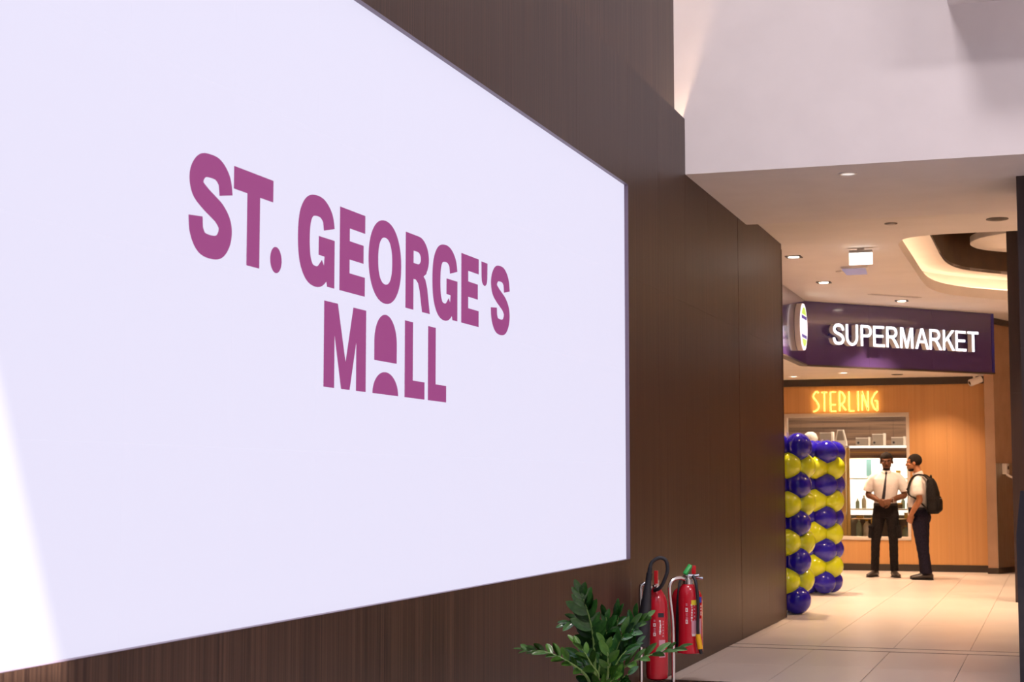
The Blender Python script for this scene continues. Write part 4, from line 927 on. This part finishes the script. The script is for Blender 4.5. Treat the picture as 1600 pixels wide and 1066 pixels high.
def shoe(parent, ankle, ang, L_=.285, m='shoe'):
    T = Matrix.Translation((ankle[0], ankle[1], 0)) @ Matrix.Rotation(ang, 4, 'Z'); b = B()
    prof = [(.075, .030, .040, .060), (.06, .036, .046, .085), (.02, .040, .050, .100), (-.04, .040, .046, .085), (-.10, .043, .036, .058), (-.155, .043, .030, .044), (-.190, .030, .022, .034), (-.203, .012, .014, .026)]
    rings_ = []
    for y, hw, hh, top in prof:
        r_ = []
        for j in range(16):
            a = 2*PI*j/16; x = hw*math.cos(a); z = top/2+.014+(top/2)*math.sin(a); r_.append(T @ Vector((x, y*L_/.285, max(z, .012))))
        rings_.append(r_)
    b.rings(rings_); o = b.obj('shoe', m, parent, 60)
    sl = B(); pl = [(hw*1.04*s_, y*L_/.285) for s_, seq in ((1, prof), (-1, prof[::-1])) for y, hw, _, _ in seq]; sl.prism(pl, 0, .016, T); sl.obj('sole', 'black', o); return o

def arm_skin(b, sh, el_, wr, r=(.042, .042, .030)): limb(b, [sh, tuple((Vector(sh)+Vector(el_))/2), el_, tuple((Vector(el_)*.6+Vector(wr)*.4)), wr], [r[0], r[0]*.96, r[1], r[1]*.98, r[2]])
# ---- man in front of the window: hands clasped, black tie, cargo trousers
def build_man1():
    b = B()
    TH = Matrix.Translation((.062, -.012, 1.632)) @ Matrix.Rotation(R(9), 4, 'X') @ Matrix.Rotation(R(4), 4, 'Z') @ Matrix.Diagonal((1.13, 1.04, 1.0, 1))
    head(b, TH)
    limb(b, [(.052, .02, 1.40), (.055, .012, 1.50), (.060, .0, 1.57)], [.075, .056, .054])
    loft(b, [((.035, .0, .96), .13, .09), ((.04, 0, 1.15), .135, .09), ((.05, .005, 1.35), .15, .095), ((.05, .01, 1.42), .11, .07)])
    for s_, an, kn, hp in ((-1, (-.130, .03, .10), (-.105, -.005, .50), (-.045, 0, .92)), (1, (.135, .03, .10), (.125, -.005, .50), (.115, 0, .92))): limb(b, [hp, kn, an], [.075, .05, .036])
    for s_ in (-1, 1): limb(b, [(.05+s_*.08, .005, 1.40), (.05+s_*.15, .005, 1.385)], [.035, .035])
    arm_skin(b, (-.130, .005, 1.375), (-.205, .01, 1.165), (-.045, -.175, 1.085)); arm_skin(b, (.232, .005, 1.375), (.300, .01, 1.160), (.128, -.185, 1.085))
    hand(b, (-.035, -.180, 1.082), (.93, -.10, -.36), (.1, .95, -.1), -1, .55, 1.05); hand(b, (.120, -.193, 1.082), (-.90, -.22, -.40), (-.1, .95, -.25), 1, .62, 1.05)
    me = remesh(b, .0055, 3); me.name = 'person'; o = link('person', me, 'skin_dark'); return o, TH
man, TH = build_man1(); man.location = (.232, 23.80, 0); tag(man, 'man in white short-sleeved shirt, black tie and cargo trousers, facing with hands clasped', 'person')
headparts(man, TH, 'lip', 1, 1.06)
b = B()
loft(b, [((.033, .005, .985), .158, .105), ((.034, .0, 1.03), .160, .112), ((.036, -.004, 1.10), .158, .116), ((.042, -.006, 1.20), .166, .120), ((.048, -.004, 1.31), .184, .124), ((.050, .002, 1.385), .196, .112), ((.052, .008, 1.435), .168, .090), ((.053, .010, 1.475), .105, .070), ((.054, .008, 1.498), .070, .062)])
for pts in ([(.02, .008, 1.452), (-.07, .006, 1.428), (-.140, .004, 1.375), (-.186, .006, 1.29), (-.212, .008, 1.212)], [(.085, .008, 1.452), (.175, .006, 1.428), (.242, .004, 1.375), (.286, .006, 1.29), (.308, .008, 1.210)]):
    P = cr(pts, 6); b.tube(P, [.046+.020*min(1, i/11)+.002*math.sin(i*1.3)+(.004*i/len(P)) for i in range(len(P))], 18); b.ell(P[0], (.046,)*3)
me = remesh(b, .008, 5); shirt = link('shirt', me, 'shirt', man)
tr = bvh_of(shirt)
for s_ in (-1, 1):                                            # collar leaves
    B().prism([(0, 0), (s_*.062, .012), (s_*.070, .048), (s_*.012, .030)][::s_], -.004, .004, Matrix.Translation((.058, -.066, 1.463)) @ Matrix.Rotation(R(62), 4, 'X') @ Matrix.Rotation(R(-s_*16), 4, 'Y')).obj('collar_leaf', 'shirt', shirt)
B().lathe([(.062, 1.475), (.066, 1.480), (.064, 1.512), (.060, 1.512)], 24, Matrix.Translation((.057, .006, 0))).obj('collar_band', 'shirt', shirt)
drape('tie', 'tie', man, tr, [((.046, 1.478), (.072, 1.478)), ((.047, 1.452), (.071, 1.452)), ((.048, 1.445), (.067, 1.445)), ((.036, 1.35), (.067, 1.35)), ((.020, 1.25), (.058, 1.25)), ((.004, 1.16), (.048, 1.16)), ((-.004, 1.11), (.040, 1.11)), ((.012, 1.075), (.020, 1.075))], lift=.006, thick=.006)
B().ell((.059, -.078, 1.472), (.016, .012, .018)).obj('tie_knot', 'tie', man)
for x0 in (-.080, .082):
    p = drape('chest_pocket', 'shirt', shirt, tr, [((x0, 1.325), (x0+.092, 1.325)), ((x0, 1.26), (x0+.092, 1.26)), ((x0, 1.215), (x0+.092, 1.215)), ((x0+.02, 1.20), (x0+.072, 1.20))], lift=.003, thick=.003)
    drape('pocket_flap', 'shirt', shirt, tr, [((x0-.003, 1.332), (x0+.095, 1.332)), ((x0-.003, 1.295), (x0+.095, 1.295)), ((x0+.03, 1.283), (x0+.065, 1.283))], lift=.007, thick=.004)
b = B()
loft(b, [((.034, .005, 1.035), .165, .114), ((.034, .005, .97), .174, .122), ((.034, .008, .90), .182, .128), ((.034, .008, .84), .174, .115)])
for hp, kn, an in (((-.060, .006, .86), (-.112, -.006, .50), (-.134, .026, .095)), ((.126, .006, .86), (.136, -.006, .50), (.138, .026, .095))):
    P = cr([hp, tuple((Vector(hp)+Vector(kn))/2), kn, tuple((Vector(kn)+Vector(an))/2), an], 7); rr = [.096-.031*min(1, i/14)-.008*max(0, (i-14)/14) + .0022*math.sin(i*1.9) for i in range(len(P))]; b.tube(P, rr, 20); b.ell(P[0], (.096,)*3)
me = remesh(b, .008, 4); tro = link('trousers', me, 'trouser_black', man)
for x, sg_ in ((-.172, -1), (.212, 1)):
    T = Matrix.Translation((x, -.012, .645)) @ Matrix.Rotation(R(-sg_*5), 4, 'Y'); B().box(-.030, .030, -.078, .078, -.095, .075, bev=.018, seg=3, mtx=T).obj('cargo_pocket', 'trouser_black', tro); B().box(-.036, .034, -.082, .082, .045, .088, bev=.012, mtx=T).obj('pocket_flap', 'trouser_black', tro)
b = B(); loft(b, [((.034, .004, 1.012), .170, .121), ((.034, .004, 1.045), .170, .121)]); bl = b.obj('belt', 'black', man); B().box(.014, .056, -.125, -.112, 1.013, 1.044, bev=.003).obj('buckle', 'watch', bl)
B().tube([(.138, -.181, 1.086), (.152, -.170, 1.090)], .0345, 16).obj('wristwatch', 'watch', man)
shoe(man, (-.137, .02), R(-24)); shoe(man, (.137, .02), R(24))
for x in (-.134, .136): B().lathe([(.050, .085), (.056, .09), (.058, .13), (.055, .155)], 18, Matrix.Translation((x, .024, 0))).obj('trouser_hem', 'trouser_black', tro)

# ---- man in profile with a backpack (built facing -Y, turned to face the first man)
def build_man2():
    b = B()
    TH = Matrix.Translation((.0, -.080, 1.607)) @ Matrix.Rotation(R(4), 4, 'X') @ Matrix.Rotation(R(4), 4, 'Z') @ Matrix.Diagonal((1.06, 1.03, .985, 1))
    head(b, TH)
    limb(b, [(0, .005, 1.36), (0, -.015, 1.45), (0, -.050, 1.54)], [.075, .058, .055])
    loft(b, [((0, -.015, .93), .12, .09), ((0, -.03, 1.10), .125, .09), ((0, -.01, 1.30), .15, .09), ((0, .0, 1.36), .11, .07)])
    for s_ in (-1, 1):
        limb(b, [(s_*.075, .0, .90), (s_*.08, .045 if s_ > 0 else .0, .47), (s_*.075, .095 if s_ > 0 else .03, .10)], [.075, .05, .036])
        limb(b, [(s_*.08, .0, 1.345), (s_*.15, .0, 1.33)], [.035, .035])
    arm_skin(b, (.180, .0, 1.32), (.232, .035, 1.10), (.195, -.085, .905), (.040, .043, .032)); arm_skin(b, (-.180, .0, 1.32), (-.225, .02, 1.10), (-.185, -.11, .92), (.040, .043, .032))
    hand(b, (.192, -.090, .90), (-.10, -.25, -1), (-1, -.25, .1), 1, .55, 1.05, curls=(.45, .6, .7, .75)); hand(b, (-.182, -.115, .915), (.10, -.25, -1), (1, -.25, .1), -1, .5, 1.05)
    me = remesh(b, .0055, 3); o = link('person', me, 'skin_tan'); return o, TH
man2, TH2 = build_man2(); man2.location = (.785, 23.36, 0); man2.rotation_euler = (0, 0, R(-97)); tag(man2, 'bearded man in profile wearing white shirt, navy trousers and a black backpack', 'person')
headparts(man2, TH2, 'lip2', 1)
b = B()
loft(b, [((0, -.030, .945), .155, .118), ((0, -.034, .99), .162, .130), ((0, -.034, 1.06), .168, .134), ((0, -.024, 1.16), .172, .130), ((0, -.012, 1.26), .180, .128), ((0, -.002, 1.33), .186, .112), ((0, .004, 1.38), .158, .088), ((0, .0, 1.415), .100, .070), ((0, -.008, 1.445), .070, .062)])
for s_ in (-1, 1):
    P = cr([(s_*.02, .004, 1.40), (s_*.10, .002, 1.378), (s_*.170, .0, 1.325), (s_*.212, .010, 1.245), (s_*.236, .022, 1.160)], 6); b.tube(P, [.046+.025*min(1, i/11)+.002*math.sin(i*1.3)+(.005*i/len(P)) for i in range(len(P))], 18); b.ell(P[0], (.046,)*3)
me = remesh(b, .008, 5); sh2 = link('shirt', me, 'shirt', man2); tr2 = bvh_of(sh2)
B().tube([(0, -.012, 1.430), (0, -.020, 1.452), (0, -.030, 1.478)], [.066, .069, .066], 22).obj('collar_band', 'shirt', sh2)
for s_ in (-1, 1): B().prism([(0, 0), (s_*.058, .012), (s_*.066, .046), (s_*.012, .030)][::s_], -.004, .004, Matrix.Translation((0, -.085, 1.428)) @ Matrix.Rotation(R(58), 4, 'X') @ Matrix.Rotation(R(-s_*16), 4, 'Y')).obj('collar_leaf', 'shirt', sh2)
drape('tie', 'tie', man2, tr2, [((-.012, 1.40), (.012, 1.40)), ((-.02, 1.28), (.02, 1.28)), ((-.028, 1.12), (.028, 1.12)), ((-.03, 1.02), (.03, 1.02)), ((-.004, .975), (.004, .975))], lift=.010, thick=.008)
b = B()
loft(b, [((0, -.030, .985), .160, .130), ((0, -.022, .93), .172, .140), ((0, -.004, .86), .176, .146), ((0, .0, .79), .165, .122)])
for hp, kn, an in (((.085, -.006, .83), (.085, .030, .47), (.078, .088, .085)), ((-.085, -.006, .83), (-.085, .005, .47), (-.078, .028, .085))):
    P = cr([hp, tuple((Vector(hp)+Vector(kn))/2), kn, tuple((Vector(kn)+Vector(an))/2), an], 7); rr = [.112-.028*min(1, i/14)-.014*max(0, (i-14)/14)+.0022*math.sin(i*1.7) for i in range(len(P))]; b.tube(P, rr, 20); b.ell(P[0], (.110,)*3)
me = remesh(b, .008, 4); tro2 = link('trousers', me, 'trouser_navy', man2)
b = B(); loft(b, [((0, -.029, .965), .168, .138), ((0, -.030, .995), .167, .136)]); b.obj('belt', 'black', man2)
shoe(man2, (.078, .090), R(5), .30); shoe(man2, (-.078, .03), R(-6), .30)
# backpack: worn, but a thing of its own
bp = thing('backpack', 'black backpack worn on the back of the man in navy trousers', 'backpack', man2.location, man2.rotation_euler.z)
b = B(); loft(b, [((0, .175, .905), .135, .060), ((0, .182, .935), .150, .078), ((0, .182, 1.05), .156, .084), ((0, .176, 1.20), .150, .078), ((0, .160, 1.32), .132, .062), ((0, .150, 1.375), .105, .045), ((0, .145, 1.40), .06, .03)], e=3)
me = remesh(b, .010, 4); link('main_body', me, 'bag', bp)
b = B(); loft(b, [((0, .248, .935), .11, .020), ((0, .258, .965), .125, .034), ((0, .258, 1.08), .125, .036), ((0, .246, 1.15), .11, .020)], e=3); fp = link('front_pocket', remesh(b, .009, 3), 'bag', bp); B().tube([(-.10, .286, 1.118), (.10, .286, 1.118)], .004, 6).obj('zip', 'steel', fp)
for s_ in (-1, 1): b = B(); loft(b, [((s_*.155, .20, .93), .02, .05), ((s_*.168, .20, .96), .026, .062), ((s_*.165, .20, 1.08), .022, .06)], e=3); link('side_pocket', remesh(b, .008, 3), 'bag', bp)
B().tube([tuple(v) for v in cr([(-.03, .15, 1.385), (-.025, .15, 1.43), (.025, .15, 1.43), (.03, .15, 1.385)], 5)], .009, 8).obj('grab_handle', 'bag', bp)
def strap(s_):
    P = cr([(s_*.10, .140, 1.375), (s_*.105, .075, 1.432), (s_*.112, .0, 1.446), (s_*.115, -.075, 1.408), (s_*.120, -.122, 1.32), (s_*.135, -.138, 1.235), (s_*.168, -.115, 1.165), (s_*.180, -.02, 1.110), (s_*.172, .08, 1.02), (s_*.150, .135, .95)], 6)
    b = B(); out = []
    for i, p in enumerate(P):
        t = (P[min(i+1, len(P)-1)]-P[max(i-1, 0)]).normalized(); sd = Vector((1, 0, 0)); sd = (sd-t*sd.dot(t)).normalized(); n_ = t.cross(sd); w_ = .030 if i < 34 else .014
        out.append([p+sd*w_+n_*.009, p-sd*w_+n_*.009, p-sd*w_-n_*.009, p+sd*w_-n_*.009])
    b.rings(out); return b.obj('shoulder_strap', 'bag', bp)
strap(1); strap(-1)
B().tube([(-.125, -.158, 1.245), (0, -.162, 1.243), (.125, -.158, 1.245)], .011, 8).obj('chest_strap', 'bag', bp)
